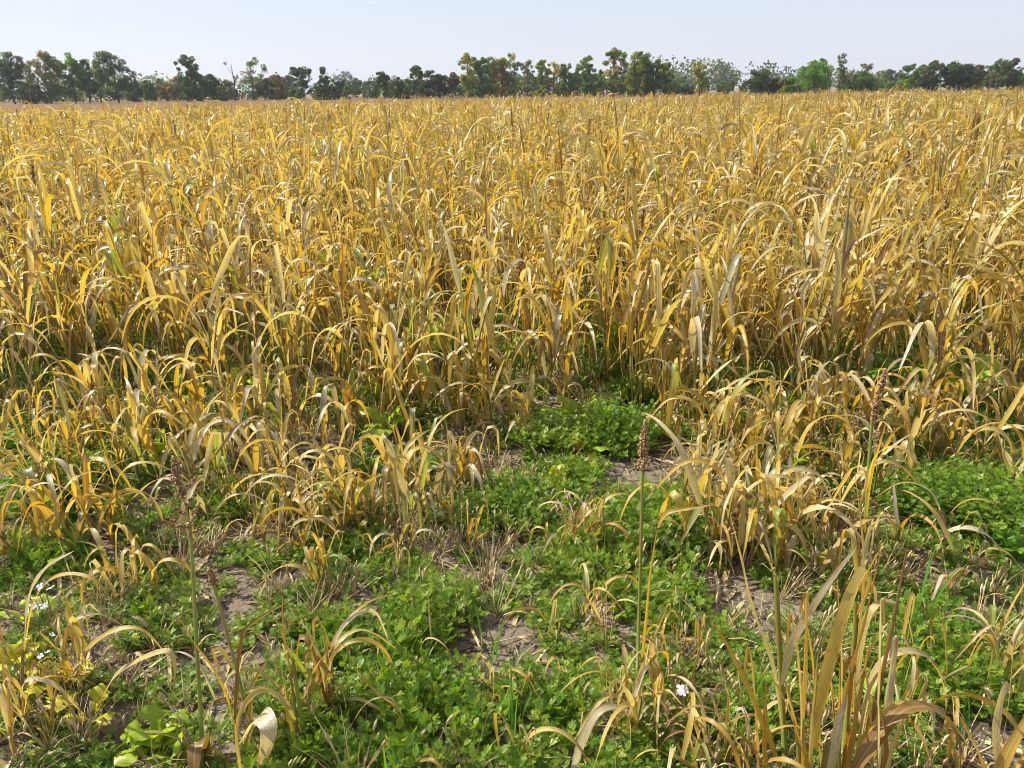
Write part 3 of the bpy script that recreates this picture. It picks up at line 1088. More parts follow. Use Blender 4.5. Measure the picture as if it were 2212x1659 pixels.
t, p = big_plant(1800, 1775, "near sorghum plant with tallest straight dark-brown leaf rising above all others")
big_stalk(t, p, [(1800, 1775, p.y), (1825, 1600, 1.50), (1845, 1400, 1.55), (1850, 1300, 1.57)], .008, .95)
big_leaf(t, p, [(1836, 1560, 1.50), (1858, 1360, 1.55), (1866, 1200, 1.58), (1846, 1010, 1.62)], .034, .66, 1.0, .5, rolltip=.3)
big_leaf(t, p, [(1790, 1700, 1.42), (1822, 1520, 1.46), (1868, 1340, 1.50), (1905, 1180, 1.56)], .030, .62, 1.1, .6)
big_leaf(t, p, [(1760, 1620, 1.40), (1780, 1480, 1.40), (1830, 1300, 1.42), (1866, 1228, 1.46), (1878, 1260, 1.50), (1850, 1330, 1.53)], .052, .52, .4, .15)
big_leaf(t, p, [(1780, 1740, 1.40), (1770, 1600, 1.42), (1755, 1420, 1.46), (1735, 1320, 1.48), (1690, 1250, 1.50)], .032, .58, .7, .4)

t, p = big_plant(1850, 1790, "near sorghum plant with one straight narrow leaf slanting up and away from the tallest leaf")
big_stalk(t, p, [(1850, 1790, p.y), (1862, 1650, 1.42), (1880, 1540, 1.45)], .008, .40)
big_leaf(t, p, [(1850, 1740, 1.40), (1890, 1530, 1.44), (1930, 1340, 1.48), (1963, 1165, 1.55)], .040, .70, .9, .6)
big_leaf(t, p, [(1838, 1780, 1.36), (1850, 1640, 1.38), (1900, 1560, 1.38), (1960, 1520, 1.40), (2040, 1545, 1.42), (2110, 1640, 1.40), (2150, 1720, 1.36)], .050, .42, .2, .25)
big_leaf(t, p, [(1850, 1640, 1.42), (1880, 1480, 1.46), (1935, 1410, 1.48), (2010, 1420, 1.50), (2055, 1500, 1.50), (2105, 1600, 1.46)], .044, .30, .2, .3)
big_leaf(t, p, [(1846, 1560, 1.50), (1865, 1360, 1.53), (1905, 1300, 1.55), (1955, 1320, 1.57), (1978, 1420, 1.57)], .034, .22, .3, .2)

t, p = big_plant(1760, 1800, "near sorghum plant with broad tan leaves curling down to the bottom edge")
big_stalk(t, p, [(1760, 1800, p.y), (1772, 1700, 1.34), (1790, 1600, 1.36)], .008, .94)
big_leaf(t, p, [(1790, 1690, 1.36), (1810, 1570, 1.36), (1830, 1500, 1.40)], .052, .10, .6, .2)
big_leaf(t, p, [(1780, 1760, 1.32), (1730, 1600, 1.34), (1690, 1500, 1.38), (1640, 1425, 1.42)], .040, .62, .6, .4)
big_leaf(t, p, [(1900, 1700, 1.32), (1915, 1600, 1.34), (1895, 1520, 1.36), (1850, 1470, 1.38)], .046, .66, .7, .3)
big_leaf(t, p, [(1790, 1760, 1.32), (1880, 1610, 1.34), (1960, 1530, 1.37), (2035, 1535, 1.38), (2060, 1580, 1.38)], .062, .83, .3, .25, wave=.25)

t, p = big_plant(2190, 1800, "near sorghum plant at the corner with olive leaf blade reaching out of the picture")
big_stalk(t, p, [(2190, 1800, p.y), (2180, 1690, 1.34), (2170, 1640, 1.36)], .007, .9)
big_leaf(t, p, [(2130, 1740, 1.30), (2170, 1640, 1.32), (2215, 1560, 1.34), (2260, 1490, 1.36)], .050, .55, .4, .35)
big_leaf(t, p, [(2165, 1700, 1.34), (2152, 1600, 1.37), (2160, 1520, 1.40), (2178, 1475, 1.42), (2186, 1500, 1.43)], .046, .08, .6, .2)
big_leaf(t, p, [(2160, 1760, 1.30), (2120, 1640, 1.32), (2090, 1580, 1.35), (2060, 1520, 1.37)], .036, .5, .6, .3)

# further stiff blades of the same corner cluster
for q, (bx, by, lab, tips) in enumerate([
        (1735, 1790, "near sorghum plant with a sheaf of narrow golden blades between the two tallest near plants", [(1712, 1330), (1742, 1290), (1768, 1400), (1700, 1480), (1725, 1430)]),
        (1815, 1770, "near sorghum plant of thin golden blades standing close beside the tallest straight leaf", [(1808, 1240), (1822, 1340), (1838, 1420), (1792, 1450), (1880, 1380)]),
        (1885, 1800, "near sorghum plant with narrow golden blades under the straight slanting leaf", [(1935, 1380), (1905, 1300), (1985, 1460), (1870, 1450)]),
        (1655, 1800, "near sorghum plant with narrow orange blades rising over foxtails at bottom edge", [(1580, 1450), (1620, 1400), (1655, 1470), (1560, 1540)])]):
    t, p = big_plant(bx, by, lab)
    rg = np.random.default_rng(6200 + q)
    big_stalk(t, p, [(bx, by, p.y), ((bx + tips[0][0]) / 2, (by + tips[0][1]) / 2 + 40, p.y + .05)], .006, .93)
    for i, (tx, ty) in enumerate(tips):
        y0 = p.y + rg.uniform(-.03, .05)
        mx, my = bx + (tx - bx) * .42 + rg.uniform(-8, 8), by + (ty - by) * .55
        pts = [(bx + rg.uniform(-15, 15), by - 20, y0), (mx, my, y0 + .05), (tx, ty, y0 + .09)]
        if rg.random() < .45:                 # a broken tip that hangs
            pts += [(tx + rg.uniform(-22, 22), ty + rg.uniform(30, 80), y0 + .08)]
        big_leaf(t, p, pts, rg.uniform(.028, .042), rg.choice([.12, .3, .42, .55, .62, .68]), rg.uniform(.2, 1.1), .45, .2, .3, rg.uniform(-.4, .4), 6300 + q * 10 + i)

# the plant with a white draped leaf and a stubby seed head
t, p = big_plant(516, 1690, "near sorghum plant with broad white draped leaf and short orange-brown bottlebrush head")
big_stalk(t, p, [(516, 1690, p.y), (540, 1600, 1.64), (520, 1480, 1.70), (480, 1330, 1.78), (462, 1262, 1.82)], .0055, .93)
hp = at_depth(462, 1262, 1.82) - p
hg = make_head(np.random.default_rng(5), 0.055, 0.010, 150, 0.35, 0.0030)
link("seed_head", hg.mesh("seed_head", M_SEED), t, Matrix.Translation(hp) @ Matrix.Rotation(-0.12, 4, 'Y'))
big_leaf(t, p, [(520, 1680, 1.60), (535, 1590, 1.62), (560, 1545, 1.58), (580, 1570, 1.53), (572, 1625, 1.51), (556, 1660, 1.50)], .120, .02, .35, .1, .06, .8)
big_leaf(t, p, [(512, 1690, 1.60), (506, 1560, 1.63), (470, 1460, 1.64), (420, 1390, 1.65), (385, 1330, 1.66)], .036, .60, .8, .35)
big_leaf(t, p, [(505, 1640, 1.63), (510, 1500, 1.66), (520, 1390, 1.68), (545, 1345, 1.69), (640, 1290, 1.70)], .028, .70, .7, .6)
big_leaf(t, p, [(520, 1660, 1.62), (540, 1540, 1.66), (545, 1480, 1.68), (595, 1400, 1.70)], .030, .56, .6, .4)

# the plant with the loose seed head
t, p = big_plant(436, 1700, "near sorghum plant carrying the loose branching brown seed head on long stalk")
big_stalk(t, p, [(436, 1700, p.y), (436, 1590, 1.62), (425, 1400, 1.70), (416, 1220, 1.79), (410, 1130, 1.84)], .0062, .96)
hp = at_depth(410, 1130, 1.84) - p
hg = make_head(np.random.default_rng(9), 0.17, 0.018, 150, 0, 0.0042)
rg = np.random.default_rng(10)
hg2 = Geo()
octp = []
# central spike is the top half; side branches sit lower on the stalk
for b, (a, z0, ln, up) in enumerate([(2.9, 0.02, .085, .75), (0.2, 0.05, .07, 1.1), (3.3, -.02, .075, .9), (0.1, -.03, .09, .45), (1.2, 0.0, .06, .8), (4.5, -.01, .06, .6), (0.5, 0.09, .06, .9), (2.7, 0.10, .05, 1.2)]):
    d = np.array([math.cos(a), math.sin(a), up])
    d /= np.linalg.norm(d)
    o3 = np.array([0, 0, z0])
    br = make_head(rg, ln, 0.006, 34, 0, 0.0036)
    q_ = Vector((0, 0, 1)).rotation_difference(Vector(d)).to_matrix().to_4x4()
    octp.append((br, Matrix.Translation(o3) @ q_, None))
up_head = make_head(rg, 0.085, 0.013, 120, 0, 0.0040)
octp.append((up_head, Matrix.Translation((0, 0, 0.115)), None))
octp.append((make_head(rg, 0.05, 0.010, 60, 0, 0.0040), Matrix.Translation((0, 0, 0.075)), None))
ax = Geo()
tubes(ax, np.array([[0, 0, 0], [0, 0, .07], [0, 0, .13]]), [.003, .0025, .002], 4, .7)
octp.append((ax, Matrix.Identity(4), None))
link("seed_head", merge_once(octp).mesh("seed_head", M_SEED), t, Matrix.Translation(hp) @ Matrix.Rotation(-0.06, 4, 'Y'))
big_leaf(t, p, [(432, 1640, 1.60), (400, 1600, 1.60), (330, 1580, 1.60), (280, 1595, 1.60), (235, 1632, 1.60)], .034, .97, .3, .35)
big_leaf(t, p, [(436, 1650, 1.60), (428, 1600, 1.57), (420, 1620, 1.53), (418, 1665, 1.50), (415, 1710, 1.48)], .100, .84, .3, .15, .1, .8)
big_leaf(t, p, [(432, 1640, 1.60), (460, 1620, 1.58), (500, 1660, 1.56), (520, 1710, 1.54)], .034, .38, .4, .3)
big_leaf(t, p, [(428, 1660, 1.58), (395, 1620, 1.55), (378, 1660, 1.53), (372, 1700, 1.52)], .034, .62, .3, .3)

# the tall stalk with the dense pinkish seed head
t, p = big_plant(1372, 1600, "tall yellow-green sorghum stalk topped by the dense pinkish-brown seed head, standing in weeds")
big_stalk(t, p, [(1372, 1600, p.y), (1378, 1400, 1.86), (1384, 1200, 1.95), (1388, 1010, 2.03)], .0058, .97)
hp = at_depth(1388, 1014, 2.03) - p
link("seed_head", make_head(np.random.default_rng(15), 0.155, 0.0145, 330, 0.5, 0.0036).mesh("seed_head", M_SEED), t, Matrix.Translation(hp))
big_leaf(t, p, [(1374, 1560, 1.80), (1392, 1380, 1.84), (1405, 1240, 1.88), (1420, 1140, 1.92)], .026, .68, 1.0, .6)
big_leaf(t, p, [(1420, 1140, 1.92), (1440, 1108, 1.92), (1490, 1098, 1.90), (1540, 1090, 1.88)], .026, .64, 1.0, .4)
big_leaf(t, p, [(1372, 1590, 1.76), (1366, 1480, 1.78), (1368, 1400, 1.80)], .022, .22, .8, .5)
big_leaf(t, p, [(1368, 1600, 1.72), (1330, 1480, 1.72), (1298, 1420, 1.72), (1255, 1440, 1.72), (1238, 1490, 1.72)], .030, .60, .2, .3)

# the tall stalk with the long reddish head further back
t, p = big_plant(1866, 1225, "tall sorghum stalk with long reddish seed head branching at its foot, at the crop edge")
big_stalk(t, p, [(1866, 1225, p.y), (1872, 1080, p.y + .05), (1882, 930, p.y + .12), (1886, 900, p.y + .13)], .0065, .98)
hp = at_depth(1884, 915, p.y + .13) - p
link("seed_head", make_head(np.random.default_rng(25), 0.205, 0.0135, 330, 1.2, 0.0040).mesh("seed_head", M_SEED), t, Matrix.Translation(hp) @ Matrix.Rotation(0.07, 4, 'Y'))
big_leaf(t, p, [(1868, 1150, p.y), (1880, 1040, p.y), (1900, 960, p.y - .05), (1915, 910, p.y - .05)], .030, .40, .8, .5)
big_leaf(t, p, [(1872, 1060, p.y), (1890, 985, p.y - .08), (1940, 965, p.y - .12), (1990, 1005, p.y - .16)], .040, .45, .3, .3)

# leaning plant with a bent leaf in front of the weeds
t, p = big_plant(900, 1700, "near sorghum plant leaning back over weeds with a bent pale and olive leaf")
big_stalk(t, p, [(918, 1720, p.y), (895, 1600, 1.60), (878, 1560, 1.62)], .006, .4)
big_leaf(t, p, [(910, 1700, p.y), (875, 1580, 1.62), (858, 1530, 1.64), (820, 1500, 1.66), (790, 1470, 1.68), (770, 1440, 1.70)], .034, .56, .5, .3)
big_leaf(t, p, [(890, 1620, 1.58), (862, 1530, 1.60), (835, 1506, 1.61), (790, 1520, 1.60), (750, 1580, 1.58)], .030, .18, .4, .3)
big_leaf(t, p, [(905, 1690, 1.52), (885, 1650, 1.50), (930, 1640, 1.47), (960, 1665, 1.45)], .034, .66, .4, .3, .25)

# plant with a big leaf bowed over at the foot of the tall stalk
t, p = big_plant(1235, 1720, "near sorghum plant with one large tan leaf bowed over beside the tall seed-head stalk")
big_stalk(t, p, [(1235, 1720, p.y), (1240, 1680, p.y + .02)], .006, .4)
big_leaf(t, p, [(1225, 1715, 1.44), (1250, 1620, 1.48), (1285, 1545, 1.50), (1325, 1525, 1.52), (1358, 1548, 1.53), (1362, 1610, 1.53)], .046, .12, .4, .25)
big_leaf(t, p, [(1240, 1600, 1.55), (1290, 1520, 1.58), (1330, 1502, 1.60), (1370, 1540, 1.60), (1400, 1590, 1.58)], .026, .50, .4, .3)

# grey-brown plant at the picture edge with tall bowed leaf
t, p = big_plant(40, 1560, "sorghum stem at the picture edge whose long grey-gold leaf bows over the lilac flowers")
big_stalk(t, p, [(40, 1560, p.y), (48, 1460, p.y + .02), (50, 1400, p.y + .03)], .0055, .86)
big_leaf(t, p, [(50, 1420, p.y + .03), (62, 1290, p.y + .06), (100, 1225, p.y + .08), (160, 1190, p.y + .08)], .044, .12, .4, .2)
big_leaf(t, p, [(50, 1420, p.y + .03), (72, 1300, p.y), (120, 1245, p.y - .03), (190, 1245, p.y - .06), (240, 1290, p.y - .08)], .030, .36, .4, .3)
big_leaf(t, p, [(12, 1600, p.y), (8, 1480, p.y), (2, 1360, p.y), (-12, 1340, p.y)], .036, .84, .4, .3)
big_leaf(t, p, [(48, 1440, p.y), (20, 1400, p.y - .02), (-30, 1340, p.y - .03)], .022, .74, .4, .4)
big_leaf(t, p, [(46, 1530, p.y), (60, 1580, p.y - .04), (62, 1640, p.y - .06)], .034, .72, .3, .4, .3)

# sorghum plant bowing over the weeds by the flowers
t, p = big_plant(205, 1560, "sorghum plant with two long tan leaves bowed far over the weeds beside yellow lobed leaves")
big_stalk(t, p, [(205, 1560, p.y), (215, 1520, p.y)], .005, .9)
big_leaf(t, p, [(205, 1550, p.y), (240, 1470, p.y - .02), (290, 1430, p.y - .04), (360, 1405, p.y - .06), (378, 1440, p.y - .07), (374, 1500, p.y - .08)], .040, .30, .4, .25)
big_leaf(t, p, [(160, 1460, p.y), (190, 1400, p.y + .05), (250, 1360, p.y + .05), (310, 1362, p.y + .05), (365, 1420, p.y + .05)], .034, .36, .4, .25)

# ------------------------------------------------------------------ low green weeds (ground cover)
def weed_leaf(g, rng, base, d, L, t):
    """a dissected leaf: a midrib with pairs of pointed lobes"""
    d = d / np.linalg.norm(d)
    side = np.cross(d, [0, 0, 1.0])
    side = side / (np.linalg.norm(side) + 1e-6)
    up = np.cross(side, d)
    V, F = [], []
    npair = 4
    bend = rng.uniform(-0.9, -0.1)
    for q in range(npair + 1):
        f = 0.30 + 0.70 * q / npair
        c = base + d * L * f * 0.85 + up * bend * L * 0.25 * f * f
        if q < npair:
            ll = L * 0.50 * (1 - 0.45 * abs(f - 0.55) / 0.5)
            for sgn in (-1, 1):
                w = d * L * 0.050
                tip = c + (side * sgn * 0.86 + d * 0.5) * ll + up * rng.uniform(-0.12, 0.2) * ll
                i0 = len(V)
                V += [c - w, c + side * sgn * ll * 0.5 - w * 0.6 + d * ll * 0.15, tip, c + side * sgn * ll * 0.45 + w * 1.5 + d * ll * 0.2]
                F.append([i0, i0 + 1, i0 + 2, i0 + 3])
        else:
            i0 = len(V)
            V += [c - d * L * 0.2, c + side * L * 0.12, c + d * L * 0.30 + up * bend * L * 0.08, c - side * L * 0.12]
            F.append([i0, i0 + 1, i0 + 2, i0 + 3])
    i0 = len(V)
    w = side * L * 0.028
    V += [base - w, base + w, base + d * L * 0.8 + w + up * bend * L * 0.16, base + d * L * 0.8 - w + up * bend * L * 0.16]
    F.append([i0, i0 + 1, i0 + 2, i0 + 3])
    g.add(np.array(V), np.array(F), (0.5, 0.5, t))


def weed_geo(rng, rad=0.09, hgt=0.07, nst=6, nlf=6, L=0.03):
    g = Geo()
    for s_ in range(nst):
        a = rng.uniform(0, 6.283)
        r = rad * math.sqrt(rng.random())
        tip = np.array([r * math.cos(a), r * math.sin(a), hgt * rng.uniform(0.55, 1.15) * (1 - 0.4 * (r / rad) ** 2)])
        P = np.array([[tip[0] * 0.25, tip[1] * 0.25, 0], [tip[0] * 0.7, tip[1] * 0.7, tip[2] * 0.5], tip])
        tubes(g, P, [0.0016, 0.0013, 0.0008], 3, 0.4)
        az = rng.uniform(0, 6.28)
        for q in range(nlf):
            f = 0.25 + 0.75 * q / (nlf - 1)
            b = P[0] * (1 - f) ** 2 + 2 * f * (1 - f) * P[1] + f * f * P[2]
            az += 2.3 + rng.normal(0, 0.4)
            el = rng.uniform(0.05, 0.75) if q < nlf - 2 else rng.uniform(0.4, 1.2)
            d = np.array([math.cos(az) * math.cos(el), math.sin(az) * math.cos(el), math.sin(el)])
            weed_leaf(g, rng, b, d, L * rng.uniform(0.7, 1.25), rng.uniform(0.0, 1.0) ** 1.1)
    return g


rng = np.random.default_rng(77)
weed_me = [weed_geo(rng, 0.085, rng.uniform(0.04, 0.07), 17, 8, rng.uniform(0.017, 0.026)).mesh("weed_kind", M_WEED) for _ in range(10)]
BARE = [(1000, 955, .24), (1380, 1035, .26), (1470, 990, .20), (1090, 1385, .17), (1050, 1455, .13), (430, 1285, .16), (520, 1290, .12), (240, 1570, .12), (280, 1600, .10), (640, 1250, .12),
        (1720, 1330, .12), (560, 1150, .18), (1000, 1250, .2), (640, 1000, .3), (550, 980, .25), (720, 960, .2), (1010, 1480, .1), (340, 1080, .16), (1330, 1340, .08), (780, 1300, .15),
        (1580, 1280, .2), (420, 1200, .16), (20, 1330, .1), (1640, 1380, .14), (1110, 1180, .14), (1560, 1020, .14)]
LUSH = [(1430, 1140, .30), (1080, 1110, .24), (2130, 1100, .34), (1330, 960, .30), (560, 1090, .16), (940, 1360, .2), (900, 1540, .25), (700, 1620, .25), (950, 1620, .3), (1080, 1600, .25), (1300, 1230, .25),
        (1480, 1300, .2), (850, 1280, .2), (720, 1400, .18), (330, 1110, .2), (120, 1060, .25), (480, 1110, .2), (60, 1220, .18), (1450, 1520, .12), (2010, 1400, .22), (2000, 1450, .2), (1230, 1060, .2), (1640, 1560, .12), (340, 1360, .15)]
bare = [(on_ground(a, b), r * 0.75) for a, b, r in BARE]
lush = [(on_ground(a, b), r) for a, b, r in LUSH]
wp = []
for yy in np.arange(1.15, 9.0, 0.082):
    W = yy * TANV + 0.25
    st = 0.082 if yy < 4.6 else 0.11
    for xx in np.arange(-W, W, st):
        wp.append((xx + rng.uniform(-.05, .05), yy + rng.uniform(-.05, .05)))
wp = np.array(wp)
n1 = vnoise(wp[:, 0], wp[:, 1], 1.9, 1.3) + 0.6 * vnoise(wp[:, 0], wp[:, 1], 4.7, 6.3)
pr_ = np.clip(0.78 + 0.90 * n1, 0.10, 0.99)
pr_ = np.where(wp[:, 1] > 3.9, np.clip(0.70 + 0.8 * n1, 0.15, 0.97), pr_)
big = np.zeros(len(wp))
for p, r in lush:
    d2 = ((wp[:, 0] - p.x) ** 2 + (wp[:, 1] - p.y) ** 2) / (r * r)
    pr_ = np.where(d2 < 1, 0.97, pr_)
    big = np.maximum(big, np.clip(1 - d2, 0, 1))
for p, r in bare:
    d2 = ((wp[:, 0] - p.x) ** 2 + (wp[:, 1] - p.y) ** 2) / (r * r)
    pr_ = np.where(d2 < 1, 0.05, pr_)
kp = rng.random(len(wp)) < pr_
wp, big, n1 = wp[kp], big[kp], n1[kp]
nw = len(wp)
s_ = rng.uniform(0.65, 1.15, nw) * (1 + 0.25 * big)
scatter("weed_cover", weed_me, np.column_stack([wp, ground_h(wp[:, 0], wp[:, 1]) - 0.004]), rng.integers(0, 10, nw),
        np.column_stack([rng.normal(0, .12, nw), rng.normal(0, .12, nw), rng.uniform(0, 6.283, nw)]),
        np.column_stack([s_, s_, s_ * (0.85 + 0.9 * big + 0.3 * np.clip(n1, 0, 1) + 1.1 * (wp[:, 1] > 4.0) * rng.random(nw))]), "low green feathery weeds covering the soil")

# taller weed bushes that stand out
WB = [(1430, 1165, 1075, .26, "tall rounded bush of feathery green weed between bleached clump and seed-head stalk"),
      (1080, 1130, 1075, .20, "dark green weed bush below the fan-shaped golden clump"),
      (2110, 1130, 1020, .28, "dark green weed thicket, the largest one, with sorghum leaves arching over it"),
      (1980, 1120, 1040, .18, "green weed bush beside the tall reddish seed head, joined to the largest thicket"),
      (1340, 955, 880, .24, "green weed bush with broad leaves in it at the foot of the dense crop"),
      (1190, 960, 900, .20, "dark green weed bush in the shade of the crop behind a yellow-green plant"),
      (1440, 1320, 1270, .16, "low green weed bush behind the small orange tuft's looping leaf"),
      (2060, 1480, 1420, .18, "light green weed bush near the tall foxtail stem"),
      (940, 1330, 1270, .18, "bright green weed bush on brown dead grass in the middle of the strip"),
      (120, 1075, 1010, .22, "dark green weed bush under swept sorghum leaves near the picture edge")]
for q, (bx, by, ty, rd, lab) in enumerate(WB):
    p = on_ground(bx, by)
    hh = max(0.10, at_depth(bx, ty, p.y).z - p.z)
    wr = np.random.default_rng(900 + q)
    t = thing("weed_bush", lab, "weed", p, 0, "taller green weed bushes")
    link("foliage", weed_geo(wr, rd, hh, int(90 + rd * 560), 8, 0.025).mesh("foliage", M_WEED), t)

# ------------------------------------------------------------------ dead grass, straw and leaf litter
def dry_tuft(rng, n=26, h=0.13):
    g = Geo()
    for q in range(n):
        a = rng.uniform(0, 6.283)
        r = rng.uniform(0, 0.035)
        ln = h * rng.uniform(0.5, 1.25)
        lean = rng.uniform(0.1, 0.9)
        s = np.linspace(0, 1, 4)
        P = np.stack([math.cos(a) * (r + ln * lean * s ** 1.6), math.sin(a) * (r + ln * lean * s ** 1.6), ln * (s - 0.35 * lean * s ** 2)], 1)
        ribbon(g, P, 0.0022 * (1 - 0.8 * s), rng.uniform(-1, 1), 2, 0, 0, 1, 0, rng.uniform(0.2, 0.95))
        if rng.random() < 0.22:
            e = P[-1]
            tubes(g, np.array([e, e + [0.004 * math.cos(a), 0.004 * math.sin(a), 0.014], e + [0.010 * math.cos(a), 0.010 * math.sin(a), 0.026]]), [0.002, 0.0042, 0.001], 4, rng.uniform(.4, 1))
    return g


tuft_me = [dry_tuft(rng, 24, rng.uniform(.08, .17)).mesh("dry_grass_kind", M_STRAW) for _ in range(8)]
BROWN = [(620, 1000, .35), (720, 970, .35), (560, 1150, .25), (1000, 1260, .28), (1010, 1200, .2), (420, 1180, .2), (640, 1330, .2), (1580, 1270, .3), (1640, 1400, .25), (340, 1410, .2),
         (1110, 1170, .25), (1780, 1290, .2), (820, 1250, .2), (70, 1150, .2), (1500, 1080, .2), (900, 1100, .3), (1680, 1480, .2), (200, 900, .3), (420, 930, .3), (2150, 1330, .25), (1840, 1200, .25), (100, 1600, .25)]
brown = [(on_ground(a, b), r) for a, b, r in BROWN]
dp = []
for yy in np.arange(1.15, 8.5, 0.09):
    W = yy * TANV + 0.25
    for xx in np.arange(-W, W, 0.09):
        dp.append((xx + rng.uniform(-.05, .05), yy + rng.uniform(-.05, .05)))
dp = np.array(dp)
m1 = vnoise(dp[:, 0], dp[:, 1], 1.4, 14.3)
q_ = np.clip(0.12 + 0.50 * m1, 0.04, 0.6)
q_ = np.where(dp[:, 1] > 3.8, np.clip(0.35 + 0.5 * m1, 0.1, 0.7), q_)
for p, r in brown:
    d2 = ((dp[:, 0] - p.x) ** 2 + (dp[:, 1] - p.y) ** 2) / (r * r)
    q_ = np.where(d2 < 1, np.maximum(q_, 0.55), q_)
kp = rng.random(len(dp)) < q_
dp = dp[kp]
nd = len(dp)
s_ = rng.uniform(0.6, 1.3, nd)
scatter("dead_grass", tuft_me, np.column_stack([dp, ground_h(dp[:, 0], dp[:, 1]) - 0.004]), rng.integers(0, 8, nd),
        np.column_stack([rng.normal(0, .15, nd), rng.normal(0, .15, nd), rng.uniform(0, 6.283, nd)]), np.column_stack([s_, s_, s_]), "short dead brown grass between the weeds")


def litter(rng):
    g = Geo()
    for q in range(12):
        x, y = rng.uniform(-.13, .13, 2)
        a = rng.uniform(0, 6.283)
        ln = rng.uniform(.03, .16)
        s = np.linspace(-.5, .5, 4)
        P = np.stack([x + math.cos(a) * ln * s, y + math.sin(a) * ln * s, 0.006 + rng.uniform(0, .012) + 0.02 * rng.normal() * s + 0.03 * rng.random() * (0.25 - s * s)], 1)
        if rng.random() < 0.5:
            tubes(g, P, 0.0013 * rng.uniform(.7, 1.8), 3, rng.uniform(.1, 1))
        else:
            ribbon(g, P, rng.uniform(.003, .009) * np.array([.5, 1, 1, .2]), rng.uniform(-.7, .7), 3, .4, .3, 2, 0, rng.uniform(0, .9), side0=np.array([-math.sin(a), math.cos(a), 0]))
    return g


lit_me = [litter(rng).mesh("litter_kind", M_STRAW) for _ in range(8)]
lp = []
for yy in np.arange(1.15, 6.5, 0.22):
    W = yy * TANV + 0.25
    for xx in np.arange(-W, W, 0.22):
        lp.append((xx + rng.uniform(-.09, .09), yy + rng.uniform(-.09, .09)))
lp = np.array(lp)
nl = len(lp)
scatter("straw_litter", lit_me, np.column_stack([lp, ground_h(lp[:, 0], lp[:, 1])]), rng.integers(0, 8, nl),
        np.column_stack([np.zeros(nl), np.zeros(nl), rng.uniform(0, 6.283, nl)]), np.ones((nl, 3)), "bits of straw and withered leaf lying on the soil")

# clods of soil on the bare patches
clod = []
for q in range(6):
    g = Geo()
    th = np.linspace(0, math.pi, 5)
    ph = np.linspace(0, 2 * math.pi, 7, endpoint=False)
    V = np.array([[math.sin(a) * math.cos(b), math.sin(a) * math.sin(b), 0.6 * math.cos(a)] for a in th for b in ph]) * (1 + rng.normal(0, .16, (35, 1)))
    i = np.arange(4)[:, None] * 7
    j = np.arange(7)[None, :]
    kk = (j + 1) % 7
    g.add(V * 0.012, np.stack([i + j, i + 7 + j, i + 7 + kk, i + kk], -1).reshape(-1, 4), (0.5, 0.5, 0.5))
    clod.append(g.mesh("clod_kind", M_SOIL, False))
cp = []
for p, r in bare:
    for q in range(int(300 * r)):
        a = rng.uniform(0, 6.283)
        d = r * 1.2 * math.sqrt(rng.random())
        cp.append((p.x + d * math.cos(a), p.y + d * math.sin(a)))
cp = np.array(cp)
nc = len(cp)
s_ = rng.lognormal(-0.5, .55, nc)
scatter("soil_clods", clod, np.column_stack([cp, ground_h(cp[:, 0], cp[:, 1])]), rng.integers(0, 6, nc), np.column_stack([np.zeros(nc), np.zeros(nc), rng.uniform(0, 6.283, nc)]),
        np.column_stack([s_, s_, s_]), "small clods of dry soil")

# ------------------------------------------------------------------ broad-leaved plants
def broad_leaf(rng, L=0.12, W=0.05, t=0.5, droop=0.6, lobes=4):
    n = 13
    s = np.linspace(0, 1, n)
    th = R(rng.uniform(45, 75)) - droop * 1.6 * s
    d = np.stack([np.cos(th), np.zeros(n), np.sin(th)], 1) / (n - 1) * L
    P = np.concatenate([[[0, 0, 0]], np.cumsum(d[1:], 0)])
    w = W * 0.5 * (0.06 + 0.94 * sm((s - 0.22) / 0.45)) * np.clip(1 - ((s - 0.72) / 0.30).clip(0) ** 2.2, 0.05, 1)
    w = w * (1 + 0.42 * np.sin(lobes * 2 * math.pi * s) * (s < 0.9))
    g = Geo()
    ribbon(g, P, w, rng.normal(0, .35), 5, -0.25, 0.34, 3.0, rng.uniform(0, 6), t, side0=np.array([0, 1.0, 0]))
    return g


